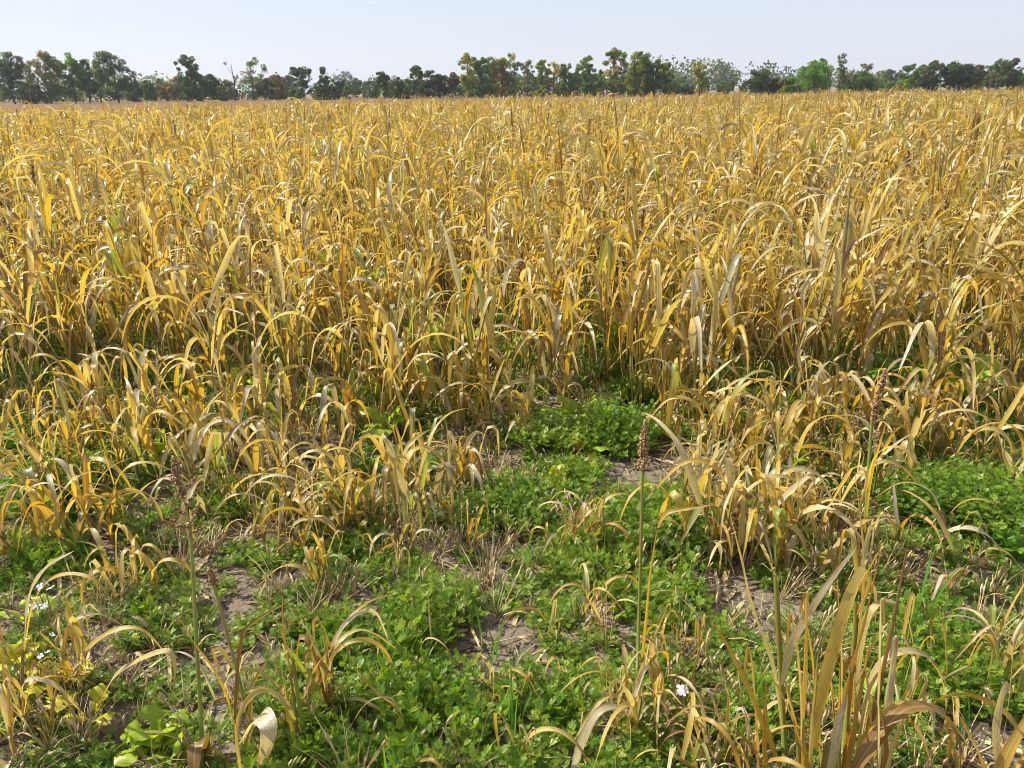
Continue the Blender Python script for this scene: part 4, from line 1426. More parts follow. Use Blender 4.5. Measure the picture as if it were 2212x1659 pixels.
rng = np.random.default_rng(31)
BL = {}
for nm, tl, th_ in (("green", .1, .4), ("lime", .45, .7), ("yellow", .72, .98)):
    BL[nm] = [broad_leaf(rng, 1.0, rng.uniform(.38, .55), rng.uniform(tl, th_), rng.uniform(.4, 1.0), rng.integers(2, 5)).mesh("leaf_broad", M_BROAD) for _ in range(6)]
BP = [
    (838, 940, .25, 8, "lime", "bright lime broad-leaved plant at the dark foot of the crop, leaves spread like a star"),
    (1205, 1050, .10, 12, "yellow", "small yellow-green leafy plant glowing in front of a bare soil patch"),
    (1330, 930, .21, 9, "green", "tall mid-green turnip-leaved plant in the shade at the crop's foot"),
    (1240, 905, .24, 4, "lime", "plant with two pale lime leaves between the crop stems"),
    (1303, 975, .14, 5, "lime", "lime cupped-leaf plant low in front of the turnip-leaved plant"),
    (1250, 985, .11, 4, "yellow", "little plant with ragged yellowing leaves in the dark weeds"),
    (1415, 945, .16, 5, "yellow", "plant with deep yellow leaves behind the pinkish seed head"),
    (340, 992, .17, 5, "lime", "plant with two round lime leaves under the biggest golden clump"),
    (20, 970, .16, 6, "green", "green broad-leaved plant at the picture edge beside the ragged crop edge"),
    (50, 1060, .12, 6, "green", "bluish-green clover-like plant in weeds near the picture edge"),
    (345, 1620, .13, 12, "lime", "fresh lime-green lobed-leaf rosette in front of bare soil at the near edge"),
    (385, 1650, .11, 5, "lime", "smaller lime lobed rosette touching the bigger rosette"),
    (55, 1440, .12, 5, "yellow", "yellowing lobed plant at the base of the lilac flowers"),
    (70, 1340, .12, 6, "lime", "pale lime plant behind the lilac flower stems at picture edge"),
    (150, 1490, .13, 5, "yellow", "plant with yellow-green lobed leaf standing upright by dry stems"),
    (210, 1560, .11, 4, "yellow", "plant with torn yellow leaf lying over bare soil"),
    (960, 760, .22, 9, "lime", "lime leafy plant in a gap deep inside the dense crop"),
    (1010, 790, .20, 7, "green", "green leafy plant beside the lime plant in the crop gap"),
    (1330, 760, .20, 7, "lime", "yellow-green leafy plant in a narrow gap of the crop"),
    (545, 850, .12, 6, "lime", "lime leafy plant low between crop stems behind the loose seed head"),
    (1960, 850, .22, 7, "green", "green leafy plant among thin crop stems behind reddish head"),
    (2060, 870, .22, 7, "lime", "lime leafy plant in thin crop past the reddish head"),
    (1720, 1000, .12, 4, "lime", "single lime leaf plant within straw clumps"),
    (1340, 1330, .08, 5, "lime", "tiny lime seedling next to the small orange tuft"),
    (2170, 1200, .12, 5, "green", "green broad-leaved plant at the picture edge below the thicket"),
    (1560, 880, .14, 5, "green", "small green leafy plant in front of crop stems beside parallel-leaved clump"),
    (1850, 1500, .10, 4, "lime", "lime pointed-leaf plant half hidden by the tallest near leaves"),
    (1800, 1240, .10, 6, "yellow", "small yellow-green plant among dry grass behind the near corner plants"),
]
for q, (bx, by, L, nlf, tone, lab) in enumerate(BP):
    p = on_ground(bx, by)
    wr = np.random.default_rng(700 + q)
    t = thing("broad_leaf_plant", lab, "leafy plant", p, wr.uniform(0, 6.28), "broad-leaved plants among the weeds")
    az = wr.uniform(0, 6.28)
    for i in range(int(nlf * 1.6)):
        az += 2.4 + wr.normal(0, .25)
        me = BL[tone][wr.integers(6)]
        ln = (L * .85 if by > 880 else L * 1.35) * wr.uniform(.6, 1.25)
        link("leaf", me, t, Matrix.Translation((0, 0, 0.0)) @ Matrix.Rotation(az, 4, 'Z') @ Matrix.Rotation(wr.uniform(-.6, .25), 4, 'Y') @ Matrix.Scale(ln, 4))

# ------------------------------------------------------------------ foxtail grass
def foxtail_head(rng, L=0.05, r=0.0045):
    g = Geo()
    n = 9
    s = np.linspace(0, 1, n)
    bend = rng.uniform(0.1, 0.9)
    P = np.stack([bend * L * 0.45 * s ** 2, 0 * s, L * (s - 0.18 * bend * s ** 2)], 1)
    tubes(g, P, r * np.sin(math.pi * np.clip(s * 0.92 + 0.06, 0, 1)) ** 0.6 * 0.75 + 0.0003, 6, 0.45)
    V, F, A = [], [], []
    for q in range(170):
        f = rng.random()
        c = np.array([np.interp(f, s, P[:, 0]), 0, np.interp(f, s, P[:, 2])])
        a = rng.uniform(0, 6.283)
        d = np.array([math.cos(a), math.sin(a), rng.uniform(.5, 1.2)])
        e = np.array([-math.sin(a), math.cos(a), 0]) * 0.00035
        b = c + d * r * 0.4
        ln = rng.uniform(.005, .0095)
        i = len(V)
        V += [b - e, b + e, b + d / np.linalg.norm(d) * ln]
        F.append([i, i + 1, i + 2])
        A += [[.5, .5, rng.uniform(.4, 1)]] * 3
    g.add(np.array(V), np.array(F), np.array(A))
    return g


fox_me = [foxtail_head(rng, rng.uniform(.04, .06), rng.uniform(.004, .0055)).mesh("foxtail_head", M_FOX) for _ in range(6)]
FX = [(940, 1640, 965, 1565, 1.0, "foxtail head lying bent in bright green weeds at the near edge"),
      (915, 1655, 912, 1600, .9, "small upright foxtail head beside the bent one in green weeds"),
      (1600, 1720, 1635, 1650, 1.5, "plump bristly foxtail head at the bottom edge amid dry leaves"),
      (1870, 1640, 1840, 1460, 1.3, "long pale foxtail head standing among the near corner leaves"),
      (2150, 1690, 2190, 1390, 1.2, "tall foxtail on a thin stem slanting out at the picture edge"),
      (2140, 1640, 2138, 1515, 1.2, "foxtail head in front of the big arching leaf"),
      (1610, 1700, 1615, 1610, 1.2, "foxtail head rising behind the plump bristly one"),
      (1545, 1700, 1540, 1675, 1.1, "foxtail head drooping sideways over tan leaves"),
      (200, 1500, 225, 1420, 1.2, "foxtail head resting along the bowed tan leaf"),
      (150, 1560, 160, 1460, 1.2, "pale fuzzy foxtail head hanging beside dry stems by the flowers"),
      (100, 1640, 95, 1540, 1.0, "foxtail head in the tangled brown clump"),
      (160, 1650, 165, 1580, 1.0, "whitish foxtail head low by bare soil"),
      (1860, 1420, 1865, 1370, 1.1, "foxtail head behind the near corner plants")]
small = [(1130, 1040), (1165, 1010), (1195, 1090), (1330, 1075), (1180, 1130), (1060, 1120), (960, 1110), (1000, 1100), (1120, 1080), (840, 990), (270, 1120), (380, 1120), (640, 1170), (700, 1130),
         (150, 1080), (620, 1440), (560, 1290), (420, 1410), (330, 1380), (1460, 1210), (1580, 1330), (1600, 1480), (2120, 1290), (2140, 1180), (600, 930), (660, 920), (760, 1440), (1320, 1560), (1260, 1540), (820, 1400),
         (1700, 1450), (1540, 1430), (60, 1120), (480, 1180), (1420, 1450), (1240, 1260), (2100, 1430), (1960, 1260)]


def foxtail(bx, by, tx, ty, s, lab, grp, wr):
    p = on_ground(bx, by)
    tp = at_depth(tx, ty, p.y + 0.02) - p
    if tp.z < 0.05:
        tp.z = 0.05 + wr.uniform(0, .03)
    t = thing("foxtail_grass", lab, "foxtail grass", p, 0, grp)
    g = Geo()
    tubes(g, spline([Vector((0, 0, -.005)), Vector((tp.x * .35, tp.y * .5, tp.z * .55)), tp], 6), [.0012, .0011, .001, .001, .0009, .0008], 4, 0.6)
    link("stem", g.mesh("stem", M_STRAW), t)
    d = Vector((tp.x * .9, 0, tp.z)).normalized()
    link("seed_head", fox_me[wr.integers(6)], t, Matrix.Translation(tp) @ Vector((0, 0, 1)).rotation_difference(d).to_matrix().to_4x4() @ Matrix.Rotation(wr.choice([0, math.pi]) + wr.normal(0, .5), 4, 'Z') @ Matrix.Scale(s, 4))
    g = Geo()
    a = wr.uniform(0, 6.28)
    ss = np.linspace(0, 1, 7)
    ribbon(g, np.stack([math.cos(a) * .09 * ss, math.sin(a) * .09 * ss, .13 * ss - .11 * ss ** 2.4], 1) + np.array(tp) * 0.25, .0032 * (1 - ss) ** .6 + .0003, 0, 3, .3, 0.1, 3, 0, wr.uniform(.4, 1))
    link("leaf", g.mesh("leaf", M_STRAW), t)


wr = np.random.default_rng(61)
for f_ in FX:
    foxtail(*f_, "foxtail grass standing out at the near edge", wr)
for bx, by in small:
    foxtail(bx, by + 14, bx + wr.uniform(-14, 14), by - wr.uniform(12, 40), wr.uniform(.8, 1.15), "small pale foxtail head on thin stem " + near_mark(*on_ground(bx, by).xy), "small foxtail heads in the strip", wr)

# ------------------------------------------------------------------ flowers
def flower(rng, r=0.010):
    g = Geo()
    for q in range(4):
        a = q * math.pi / 2 + rng.normal(0, .15)
        s = np.linspace(0, 1, 5)
        P = np.stack([math.cos(a) * r * s, math.sin(a) * r * s, 0.35 * r * np.sin(s * 2.2)], 1)
        ribbon(g, P, r * 0.42 * np.array([.15, .55, .95, 1.0, .55]), 0, 3, -.1, .1, 2, rng.uniform(0, 6), rng.uniform(.3, 1), side0=np.array([-math.sin(a), math.cos(a), 0]))
    return g


fl_me = [flower(rng).mesh("flower", M_PETAL) for _ in range(4)]
FL = [(105, 1500, [(88, 1268), (110, 1272), (122, 1290), (100, 1262)], 1.5, "flower stem with lilac-white radish flowers, the tallest by the picture edge"),
      (92, 1500, [(72, 1310), (84, 1316), (94, 1310), (64, 1318)], 1.5, "flower stem with pale lilac blossoms just below the tallest ones"),
      (96, 1510, [(88, 1418), (102, 1410), (112, 1372)], 1.2, "short flower stem with two white blossoms above yellow lobed leaves"),
      (1488, 1600, [(1470, 1488), (1480, 1492), (1474, 1498)], 1.5, "white-flowered stem standing in dry leaves near the tall stalk"),
      (1745, 660, [(1737, 570), (1742, 580), (1756, 595)], 1.5, "white blossoms deep in the dense crop"),
      (1845, 700, [(1848, 640), (1832, 660)], 1.4, "small lilac-white flower stem inside the crop in front of broad pale leaves"),
      (1200, 1500, [(1146, 1645)], 1.1, "tiny white blossom low in bright green weeds")]
FL[-1] = (1030, 1645, [(1028, 1640)], 1.1, "tiny white blossom low in bright green weeds")
for q, (bx, by, tops, s, lab) in enumerate(FL):
    p = on_ground(bx, by)
    wr = np.random.default_rng(50 + q)
    t = thing("radish_flower", lab, "flower", p, 0, "wild radish flowers")
    for tx, ty in tops:
        tp = at_depth(tx, ty, p.y + wr.uniform(-.02, .02)) - p
        tp.z = max(tp.z, .05)
        g = Geo()
        if tx == tops[0][0]:
            main = tp.copy()
            path = [Vector((0, 0, 0)), Vector((tp.x * .3, tp.y * .3, tp.z * .55)), tp]
        else:                                 # side branches leave the main stem high up
            fk = Vector((main.x * .38, main.y * .38, main.z * .62))
            path = [fk, (fk + tp) / 2 + Vector((0, 0, .01)), tp]
        tubes(g, spline(path, 6), [.0014, .0013, .0012, .0010, .0008, .0007], 4, 0.9)
        link("stem", g.mesh("stem", M_GRASS), t)
        link("flower", fl_me[wr.integers(4)], t, Matrix.Translation(tp) @ Euler((wr.normal(-.4, .5), wr.normal(0, .5), wr.uniform(0, 6))).to_matrix().to_4x4() @ Matrix.Scale(s * .75, 4))

# ------------------------------------------------------------------ fresh green grass shoots
GS = [(1130, 1260, 1105, "fresh green grass blades rising from weeds right of the long arching leaf"),
      (1058, 1420, 1325, "fresh green grass shoot by the two orange hoops on bare soil"),
      (1120, 1600, 1450, "tallest fresh green grass shoot, in weeds in front of the curled orange tuft"),
      (585, 1600, 1470, "fresh green grass shoots behind the broad white draped leaf"),
      (200, 1235, 1100, "fresh green grass blade beside the little withered tuft"),
      (320, 1180, 1090, "fresh green grass blade behind the spidery pale gold clump"),
      (1975, 1340, 1190, "fresh green grass blade above the weeds behind the near corner leaves"),
      (1640, 1560, 1410, "dark green grass blade beside the stiff orange-brown near leaf"),
      (865, 1700, 1570, "yellow-green grass shoots at the bottom edge by the bent leaf"),
      (2065, 1620, 1480, "fresh green grass shoots near the big arching leaf")]
for q, (bx, by, ty, lab) in enumerate(GS):
    p = on_ground(bx, by)
    H = max(.08, at_depth(bx, ty, p.y).z - p.z)
    wr = np.random.default_rng(150 + q)
    t = thing("grass_shoot", lab, "grass", p, 0, "fresh green grass shoots")
    for i in range(int(wr.integers(2, 5))):
        a = wr.uniform(0, 6.28)
        h = H * wr.uniform(.55, 1.05) if i else H
        s = np.linspace(0, 1, 8)
        P = np.stack([.02 * wr.normal() + math.cos(a) * h * .22 * s ** 2, .02 * wr.normal() + math.sin(a) * h * .22 * s ** 2, h * s], 1)
        g = Geo()
        ribbon(g, P, .0042 * (1 - s) ** .5 * (0.6 + .4 * sm(s / .3)) + .0003, wr.uniform(-1, 1), 3, .5, .05, 3, 0, wr.uniform(0, 1), side0=np.array([-math.sin(a), math.cos(a), 0.]))
        link("blade", g.mesh("blade", M_GRASS), t)

# ------------------------------------------------------------------ trees
C = dict(dk=(.045, .078, .022), dg=(.062, .118, .026), gr=(.100, .185, .030), bg=(.140, .265, .034), ol=(.140, .155, .036), yg=(.26, .29, .045), ye=(.42, .34, .055),
         oo=(.25, .18, .045), rd=(.20, .125, .050), gy=(.18, .19, .12), br=(.120, .105, .042), bl=(.055, .085, .055))


def tree(label, px, top, wpx, kind, cols, dist, seed, base_z=0.0):
    rg = np.random.default_rng(seed)
    tp = at_depth(px, top, dist)
    H = tp.z - base_z
    W = wpx / FPX * math.hypot(tp.x, tp.y) * 0.56       # crown radius
    t = thing("tree", label, "tree", (tp.x, tp.y, base_z), 0, "trees along the far edge of the field")
    gt = Geo()
    gf = Geo()
    lo = {'round': .04, 'oak': .08, 'poplar': .05, 'cone': .0, 'shrub': .0, 'sparse': .16, 'bare': .3}[kind]
    tr = max(.10, H * .017)
    th = H * (.80 if kind not in ('shrub',) else .4)
    wob = rg.normal(0, W * .05, (5, 2))
    wob[0] = 0
    zt = np.linspace(0, th, 5)
    TP = np.column_stack([wob, zt])
    tubes(gt, TP, np.linspace(tr * 1.25, tr * .3, 5), 6, .4)
    lobes = []
    nl_ = {'round': 74, 'oak': 66, 'poplar': 84, 'cone': 70, 'shrub': 56, 'sparse': 34, 'bare': 9}[kind]
    # a crown is a few overlapping masses; leaf clumps fill them and stand out along their rims
    mass = []
    if kind == 'cone':
        for u in (0.05, .2, .35, .5, .65, .8, .9):
            r_ = W * ((1 - u) ** .9 + .05)
            mass.append((np.array([0, 0, u * H]), r_, .12 * H))
    elif kind == 'poplar':
        for u in (.12, .3, .48, .66, .84):
            r_ = W * rg.uniform(.95, 1.2) * (.8 if u > .8 else 1)
            mass.append((np.array([rg.normal(0, .12 * W), rg.normal(0, .12 * W), u * H]), r_, .16 * H))
    elif kind == 'shrub':
        for q in range(5):
            a = rg.uniform(0, 6.28)
            mass.append((np.array([.5 * W * math.cos(a), .5 * W * math.sin(a), H * rg.uniform(.3, .5)]), W * .6, H * .45))
    else:
        mass.append((np.array([0, 0, .64 * H]), W * .80, .33 * H))
        mass.append((np.array([0, 0, .32 * H]), W * .85, .26 * H))
        for q in range(6):
            a = q * 1.05 + rg.uniform(-.4, .4)
            z = H * rg.uniform(.28, .84)
            mass.append((np.array([W * .58 * math.cos(a), W * .58 * math.sin(a), z]), W * rg.uniform(.34, .52), H * rg.uniform(.10, .18)))
        mass.append((np.array([rg.normal(0, .2 * W), 0, .86 * H]), W * rg.uniform(.35, .5), .13 * H))
    hollow = {'oak': .55, 'sparse': .3, 'bare': .2}.get(kind, .2)
    vol = np.array([m_[1] ** 2 * m_[2] for m_ in mass]) ** .75
    vol /= vol.sum()
    for q in range(nl_):
        mc, mr, mz = mass[rg.choice(len(mass), p=vol)]
        d = rg.normal(0, 1, 3)
        d /= np.linalg.norm(d)
        rr_ = rg.uniform(hollow, 1.0) ** .5
        rl = rg.uniform(.13, .25) * max(W, .32 * H)
        c = mc + d * rr_ * np.array([max(mr - rl * .5, .1), max(mr - rl * .5, .1), max(mz - rl * .4, .1)])
        c[2] = min(max(c[2], rl * .4 + (lo * H if kind in ('sparse', 'bare') else 0)), H - rl * .7)
        lobes.append((c, rl))
    if kind in ('oak', 'sparse', 'bare', 'round', 'poplar'):
        for c, rl in lobes[::2]:
            f = max(.12, min(.9, (c[2] - .22 * H) / th))
            s0 = np.array([np.interp(f * th, zt, TP[:, 0]), np.interp(f * th, zt, TP[:, 1]), f * th])
            mid = (s0 + c) / 2 + [0, 0, -.03 * H]
            tubes(gt, np.array([s0, mid, c]), [tr * .42, tr * .25, tr * .08], 4, .5)
    if kind in ('bare', 'sparse'):
        for q in range(70 if kind == 'bare' else 34):
            c, rl = lobes[rg.integers(len(lobes))]
            d = rg.normal(0, 1, 3)
            d[2] = abs(d[2]) + .5
            d /= np.linalg.norm(d)
            e = c + d * rl * rg.uniform(.8, 1.5)
            e[2] = min(e[2], H)
            m_ = (c + e) / 2 + rg.normal(0, .08 * rl, 3)
            tubes(gt, np.array([c - d * rl * .5, m_, e]), [.055, .04, .018], 3, .9)
    dens = {'round': 105, 'oak': 95, 'poplar': 90, 'cone': 100, 'shrub': 105, 'sparse': 50, 'bare': 12}[kind]
    cl = [np.array(C[c]) for c in cols]
    for c, rl in lobes:
        n = int(dens * rg.uniform(.7, 1.2))
        d = rg.normal(0, 1, (n, 3))
        d /= np.linalg.norm(d, axis=1)[:, None]
        r_ = rl * rg.uniform(.25, 1.08, (n, 1)) ** .6
        P = c + d * r_ * [1.05, 1.05, .85]
        P[:, 2] = np.clip(P[:, 2], .05, H)
        sz = rg.uniform(.11, .25, (n, 1)) * (1.0 if dist < 260 else dist / 260) * (.7 + .3 * min(1.4, H / 10))
        a = rg.normal(0, 1, (n, 3))
        a /= np.linalg.norm(a, axis=1)[:, None]
        b = np.cross(a, d + rg.normal(0, .6, (n, 3)))
        b /= np.linalg.norm(b, axis=1)[:, None] + 1e-6
        V = np.stack([P - a * sz, P + b * sz * .6, P + a * sz, P - b * sz * .6], 1).reshape(-1, 3)
        F = np.arange(4 * n).reshape(n, 4)
        u = (c[2] / H)
        pick = rg.random()
        if len(cl) > 1:
            # autumn colour starts in the outer and upper parts of a crown
            cc = cl[1] * 1.0 if pick < .22 + .55 * (u - .4) else cl[0]
            if len(cl) > 2 and rg.random() < .25:
                cc = cl[2]
        else:
            cc = cl[0]
        colr = cc[None, :] * rg.uniform(.75, 1.3, (n, 1)) * (1 + rg.normal(0, .10, (n, 3)))
        gf.add(V, F, np.repeat(np.clip(colr, .004, .6), 4, axis=0))
    link("trunk", gt.mesh("trunk", M_BARK), t)
    link("crown", gf.mesh("crown", M_TREE, False), t)
    return t


Z = {1: (0.0, 69.1), 2: (734.0, 69.1), 3: (1469.0, 69.1)}
TR = [
    # region, x, top, width (in enlarged strips of the picture), kind, colours, distance, label
    (1, 20, 110, 170, 'round', ['dk', 'dg'], 170, "dark green full tree cut off by the picture edge"),
    (1, 140, 150, 80, 'sparse', ['ol', 'gy'], 172, "thin see-through tree between the cut-off dark tree and an olive-brown one"),
    (1, 260, 120, 170, 'oak', ['ol', 'oo', 'dg'], 168, "broad tree with olive-brown rusty top near the end of the line"),
    (1, 200, 310, 150, 'shrub', ['dk', 'ol'], 165, "low dark bush at the foot of thin see-through tree"),
    (1, 425, 135, 160, 'round', ['gr', 'bg'], 170, "bright green tree between the olive-brown tree and dark oak"),
    (1, 525, 170, 100, 'round', ['dg', 'gr'], 174, "dark green tree close against the bright green one"),
    (1, 600, 178, 80, 'sparse', ['dg', 'gy'], 170, "slim dark tree with visible trunk beside the big spreading oak"),
    (1, 705, 118, 215, 'oak', ['dk', 'dg'], 168, "big dark spreading oak with ragged open crown, largest of its row"),
    (1, 830, 285, 150, 'shrub', ['dk', 'ol'], 190, "rounded dark bush just past the big spreading oak"),
    (1, 945, 305, 90, 'round', ['gr', 'dg'], 185, "small green round tree standing in the low gap of the tree line"),
    (1, 1015, 295, 90, 'round', ['bl', 'gr'], 260, "hazy grey-green tree behind the rust-red shrub"),
    (1, 1055, 320, 90, 'round', ['rd', 'oo', 'ol'], 195, "rust-red low tree at the start of the autumn pair"),
    (1, 1130, 275, 120, 'round', ['oo', 'rd', 'ol'], 190, "orange-brown low tree at the foot of the tall pointed tree"),
    (1, 1200, 142, 125, 'poplar', ['dk', 'dg'], 180, "tall pointed dark green tree rising alone above the autumn pair"),
    (1, 1250, 250, 110, 'round', ['dk', 'dg'], 185, "dark tree filling the side of the tall pointed tree"),
    (1, 1345, 262, 130, 'round', ['dk', 'bl'], 190, "dark bluish round tree before the leafless tree"),
    (1, 1440, 290, 100, 'shrub', ['ol', 'br'], 180, "olive-brown bush under the leafless tree"),
    (1, 1475, 142, 150, 'bare', ['gy'], 185, "leafless pale tree with spreading bare twigs"),
    (1, 1600, 145, 170, 'sparse', ['gr', 'gy', 'ol'], 183, "airy light green tree beside the leafless one"),
    (1, 1690, 290, 130, 'round', ['dk', 'br'], 190, "dark brownish tree in front of an orange-topped one"),
    (1, 1770, 265, 110, 'round', ['oo', 'ol'], 200, "orange-topped tree between two dark trees"),
    (1, 1850, 272, 100, 'round', ['bl', 'gr'], 260, "hazy grey-green tree behind the dark tree with forked top"),
    (1, 1930, 217, 120, 'oak', ['dk', 'dg'], 190, "dark tree with forked top beside the conical evergreen"),
    (1, 2070, 225, 140, 'cone', ['dk'], 185, "dense dark conical evergreen, the only cone-shaped tree"),
    (1, 2165, 292, 110, 'shrub', ['dk', 'bl'], 195, "low dark bush right after the conical evergreen"),
    (2, 90, 290, 100, 'round', ['bl', 'gr'], 300, "far hazy round tree over the low gap before the fork-topped small tree"),
    (2, 205, 310, 120, 'round', ['bl', 'dk'], 240, "low bluish tree just before the fork-topped small tree"),
    (2, 278, 243, 78, 'oak', ['dg', 'dk'], 190, "small dark tree with puffed top standing above low bushes"),
    (2, 400, 258, 150, 'shrub', ['dk', 'br'], 185, "brownish dark bush in front of the yellow poplars' row"),
    (2, 485, 205, 90, 'oak', ['dg', 'gr'], 190, "ragged green tree rising out of dark bushes"),
    (2, 570, 238, 140, 'round', ['dk', 'dg'], 186, "dark full tree at the middle of the bush group"),
    (2, 640, 252, 100, 'round', ['dk', 'br'], 188, "dark tree at the end of the bush group"),
    (2, 725, 248, 110, 'round', ['ol', 'rd', 'gr'], 190, "pinkish-brown topped tree at the foot of the poplars"),
    (2, 820, 130, 120, 'oak', ['yg', 'ye', 'gr'], 185, "first tall yellow-green poplar of the long row"),
    (2, 905, 145, 90, 'poplar', ['gr', 'bg'], 187, "green poplar second in the long row, between yellow ones"),
    (2, 970, 158, 85, 'poplar', ['yg', 'ye'], 189, "golden poplar next to the green second one"),
    (2, 1042, 155, 95, 'poplar', ['ye', 'oo', 'yg'], 190, "orange-gold poplar in the middle of the long row"),
    (2, 1120, 113, 115, 'sparse', ['yg', 'gr', 'gy'], 188, "tallest airy poplar of the long row, pale green with open top"),
    (2, 1205, 158, 90, 'sparse', ['gy', 'ol'], 192, "greyish half-bare tree after the tallest airy poplar"),
    (2, 1300, 175, 100, 'poplar', ['yg', 'gr'], 190, "yellow-green bushy poplar after the greyish half-bare tree"),
    (2, 1380, 170, 95, 'sparse', ['ye', 'yg'], 190, "yellow poplar with thin spiky top in the long row"),
    (2, 1450, 198, 95, 'poplar', ['gr', 'ol'], 192, "green tree at the far end of the long poplar row"),
    (2, 1530, 255, 90, 'round', ['ol', 'gr'], 200, "low olive tree in the dip between poplar row and lone round tree"),
    (2, 1605, 145, 108, 'poplar', ['gr', 'bg'], 185, "lone neat green tree standing clear between two groups"),
    (2, 1668, 240, 80, 'round', ['yg', 'gr'], 195, "short yellow-green tree beside the lone neat tree"),
    (2, 1770, 95, 170, 'oak', ['ol', 'ye', 'gr'], 183, "tallest tree with big olive-gold crown leading the second group"),
    (2, 1905, 120, 95, 'poplar', ['yg', 'gr'], 186, "yellow-green tree next to the tallest olive-gold crown"),
    (2, 1975, 130, 85, 'poplar', ['yg', 'ye', 'gr'], 188, "yellow-topped tree between green ones of the second group"),
    (2, 2035, 150, 110, 'round', ['dg', 'gr'], 185, "dark green dome-shaped tree of the second group"),
    (2, 2100, 182, 110, 'round', ['gr', 'yg'], 184, "green outer tree with lime patches ending the second group"),
    (2, 2190, 252, 110, 'shrub', ['bl', 'dk'], 220, "dark bluish bush past the end of the second group"),
    (3, 138, 183, 95, 'oak', ['yg', 'ye'], 185, "lone small tree with bright yellow crown before hazy woods"),
    (3, 30, 320, 120, 'shrub', ['dk', 'bl'], 210, "dark low bush left of the bright yellow tree"),
    (3, 510, 238, 140, 'round', ['dk', 'gr'], 190, "dark green tree standing where the hazy woods end"),
    (3, 595, 245, 90, 'bare', ['gy'], 195, "pale leafless treetop behind dark bushes"),
    (3, 610, 275, 100, 'shrub', ['dk', 'br'], 188, "dark brownish bush beneath pale leafless treetop"),
    (3, 705, 280, 105, 'round', ['bg', 'gr'], 180, "small fresh green tree beside the big bright round one"),
    (3, 880, 170, 215, 'round', ['bg', 'gr'], 175, "big bright green broad round tree, greenest of all"),
    (3, 925, 158, 80, 'round', ['dk', 'dg'], 190, "dark treetop peeking over the big bright round tree"),
    (3, 985, 180, 60, 'bare', ['gy'], 200, "bare pale twigs just behind the big bright round tree"),
    (3, 1055, 128, 90, 'sparse', ['gy', 'gr'], 185, "tall pale half-bare poplar beside the bright round tree"),
    (3, 1125, 180, 60, 'bare', ['gy'], 190, "slender bare tree between two half-bare trees"),
    (3, 1185, 182, 110, 'sparse', ['gy', 'ol'], 187, "grey-green half-bare tree with spread top"),
    (3, 1180, 245, 180, 'round', ['dg', 'gr'], 183, "dark green broad bush under the half-bare trees"),
    (3, 1355, 238, 130, 'round', ['bl', 'br'], 270, "far purplish-dark round tree standing alone in a gap"),
    (3, 1480, 195, 110, 'oak', ['gr', 'ol'], 190, "green tree with narrow top at the start of the last row"),
    (3, 1430, 290, 90, 'shrub', ['bg', 'yg'], 185, "light green low bush at the start of the last row"),
    (3, 1565, 208, 100, 'round', ['gr', 'gy'], 200, "lighter grey-green tree second in the last row"),
    (3, 1650, 180, 120, 'round', ['dk', 'br'], 190, "dark brown-green round tree in the last row"),
    (3, 1765, 180, 110, 'oak', ['dk', 'dg'], 190, "dark ragged tree with two tops in the last row"),
    (3, 1850, 192, 140, 'round', ['dk', 'bl'], 192, "dark dense tree after the two-topped one"),
    (3, 1930, 202, 80, 'round', ['br', 'rd'], 198, "reddish-brown tree leaning out of the last row"),
    (3, 2015, 205, 90, 'round', ['bl', 'gr'], 230, "hazy green tree in the gap before the last pair"),
    (3, 2085, 165, 120, 'oak', ['gr', 'gy'], 188, "grey-green tree of the last pair by the picture edge"),
    (3, 2155, 160, 120, 'round', ['dg', 'br'], 186, "dark green tree of the last pair nearest the picture edge"),
]
for q, (rgn, zx, zy, zw, kind, cols, dist, lab) in enumerate(TR):
    x0, y0 = Z[rgn]
    tree(lab, x0 + zx * .336, y0 + zy * .336, zw * .336, kind, cols, dist, 9000 + q)


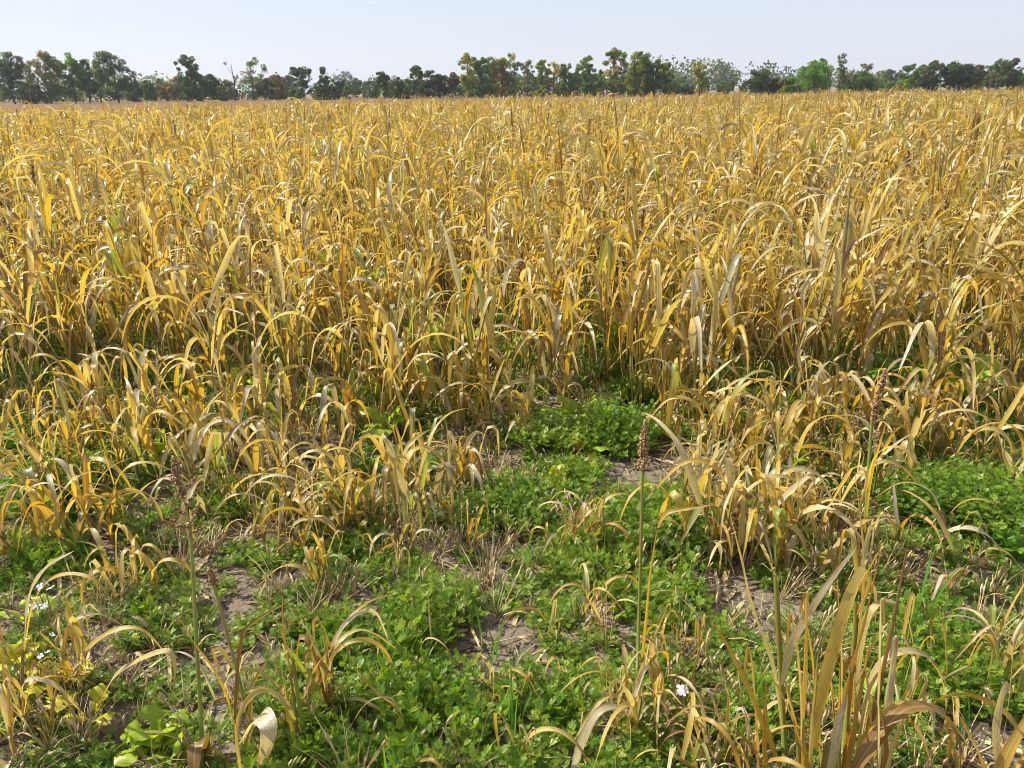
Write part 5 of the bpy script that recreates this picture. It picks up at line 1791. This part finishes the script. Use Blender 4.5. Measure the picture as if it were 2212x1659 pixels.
def foliage_band(name, x0px, x1px, dist, h0, h1, cols, seed, per, label, size=.5):
    rg = np.random.default_rng(seed)
    a, b = at_depth(x0px, 190, dist).x, at_depth(x1px, 190, dist).x
    gf = Geo()
    n = int((b - a) * per)
    cl = np.array([C[c] for c in cols])
    for q in range(n):
        x = rg.uniform(a, b)
        y = dist + rg.uniform(0, 14)
        hh = rg.uniform(h0, h1) * (1 + .25 * math.sin(x * .05 + seed) + .12 * math.sin(x * .23))
        rl = hh * rg.uniform(.35, .5)
        m = int(90)
        d = rg.normal(0, 1, (m, 3))
        d /= np.linalg.norm(d, axis=1)[:, None]
        P = np.array([x, y, hh - rl]) + d * rl * rg.uniform(.3, 1.05, (m, 1)) ** .5 * [.9, .9, 1]
        P[: m // 3, 2] = rg.uniform(.1, hh * .6, m // 3)
        P[:, 2] = np.maximum(P[:, 2], .05)
        sz = rg.uniform(.5, 1.1, (m, 1)) * size
        aa_ = rg.normal(0, 1, (m, 3))
        aa_ /= np.linalg.norm(aa_, axis=1)[:, None]
        bb_ = np.cross(aa_, rg.normal(0, 1, (m, 3)))
        bb_ /= np.linalg.norm(bb_, axis=1)[:, None]
        V = np.stack([P - aa_ * sz, P + bb_ * sz * .6, P + aa_ * sz, P - bb_ * sz * .6], 1).reshape(-1, 3)
        cc = cl[rg.integers(len(cl))] * rg.uniform(.75, 1.25, (m, 1))
        gf.add(V, np.arange(4 * m).reshape(m, 4), np.repeat(cc, 4, axis=0))
    o = link(name, gf.mesh(name, M_TREE, False))
    o["kind"] = "stuff"
    o["label"] = label
    return o


foliage_band("undergrowth", -60, 1560, 203, 2.6, 5.0, ['dk', 'dg', 'dk', 'br'], 1, .95, "dark undergrowth filling the foot of the tree line")
foliage_band("undergrowth", 1560, 2280, 213, 2.2, 4.4, ['dk', 'dg', 'gr'], 2, .9, "dark undergrowth under the trees beyond the bright round tree")
foliage_band("distant_woods", -100, 2320, 620, 11, 16, ['dk', 'bl', 'dg', 'ol'], 3, .16, "distant hazy woods behind the tree line", 1.4)
foliage_band("hazy_woodland", 1380, 1680, 480, 15, 20, ['gr', 'ol', 'bl', 'dg'], 4, .45, "pale grey-green woodland seen between the yellow tree and the dark tree", 1.1)

# ------------------------------------------------------------------ air
HAZE = 0.00022
if HAZE:
    m, t = nt("haze_air")
    pv = N(t, "ShaderNodeVolumePrincipled")
    pv.inputs["Color"].default_value = (0.86, 0.91, 0.98, 1)
    pv.inputs["Density"].default_value = HAZE
    pv.inputs["Anisotropy"].default_value = 0.3
    o_ = N(t, "ShaderNodeOutputMaterial")
    t.links.new(pv.outputs[0], o_.inputs["Volume"])
    g = Geo()
    x0, x1, y0, y1, z0, z1 = -1200, 1200, -60, 900, -1.0, 32
    V = [[x0, y0, z0], [x1, y0, z0], [x1, y1, z0], [x0, y1, z0], [x0, y0, z1], [x1, y0, z1], [x1, y1, z1], [x0, y1, z1]]
    g.add(V, [[0, 3, 2, 1], [4, 5, 6, 7], [0, 1, 5, 4], [1, 2, 6, 5], [2, 3, 7, 6], [3, 0, 4, 7]], (0, 0, 0))
    o = link("haze", g.mesh("haze", m, False))
    o["kind"] = "stuff"
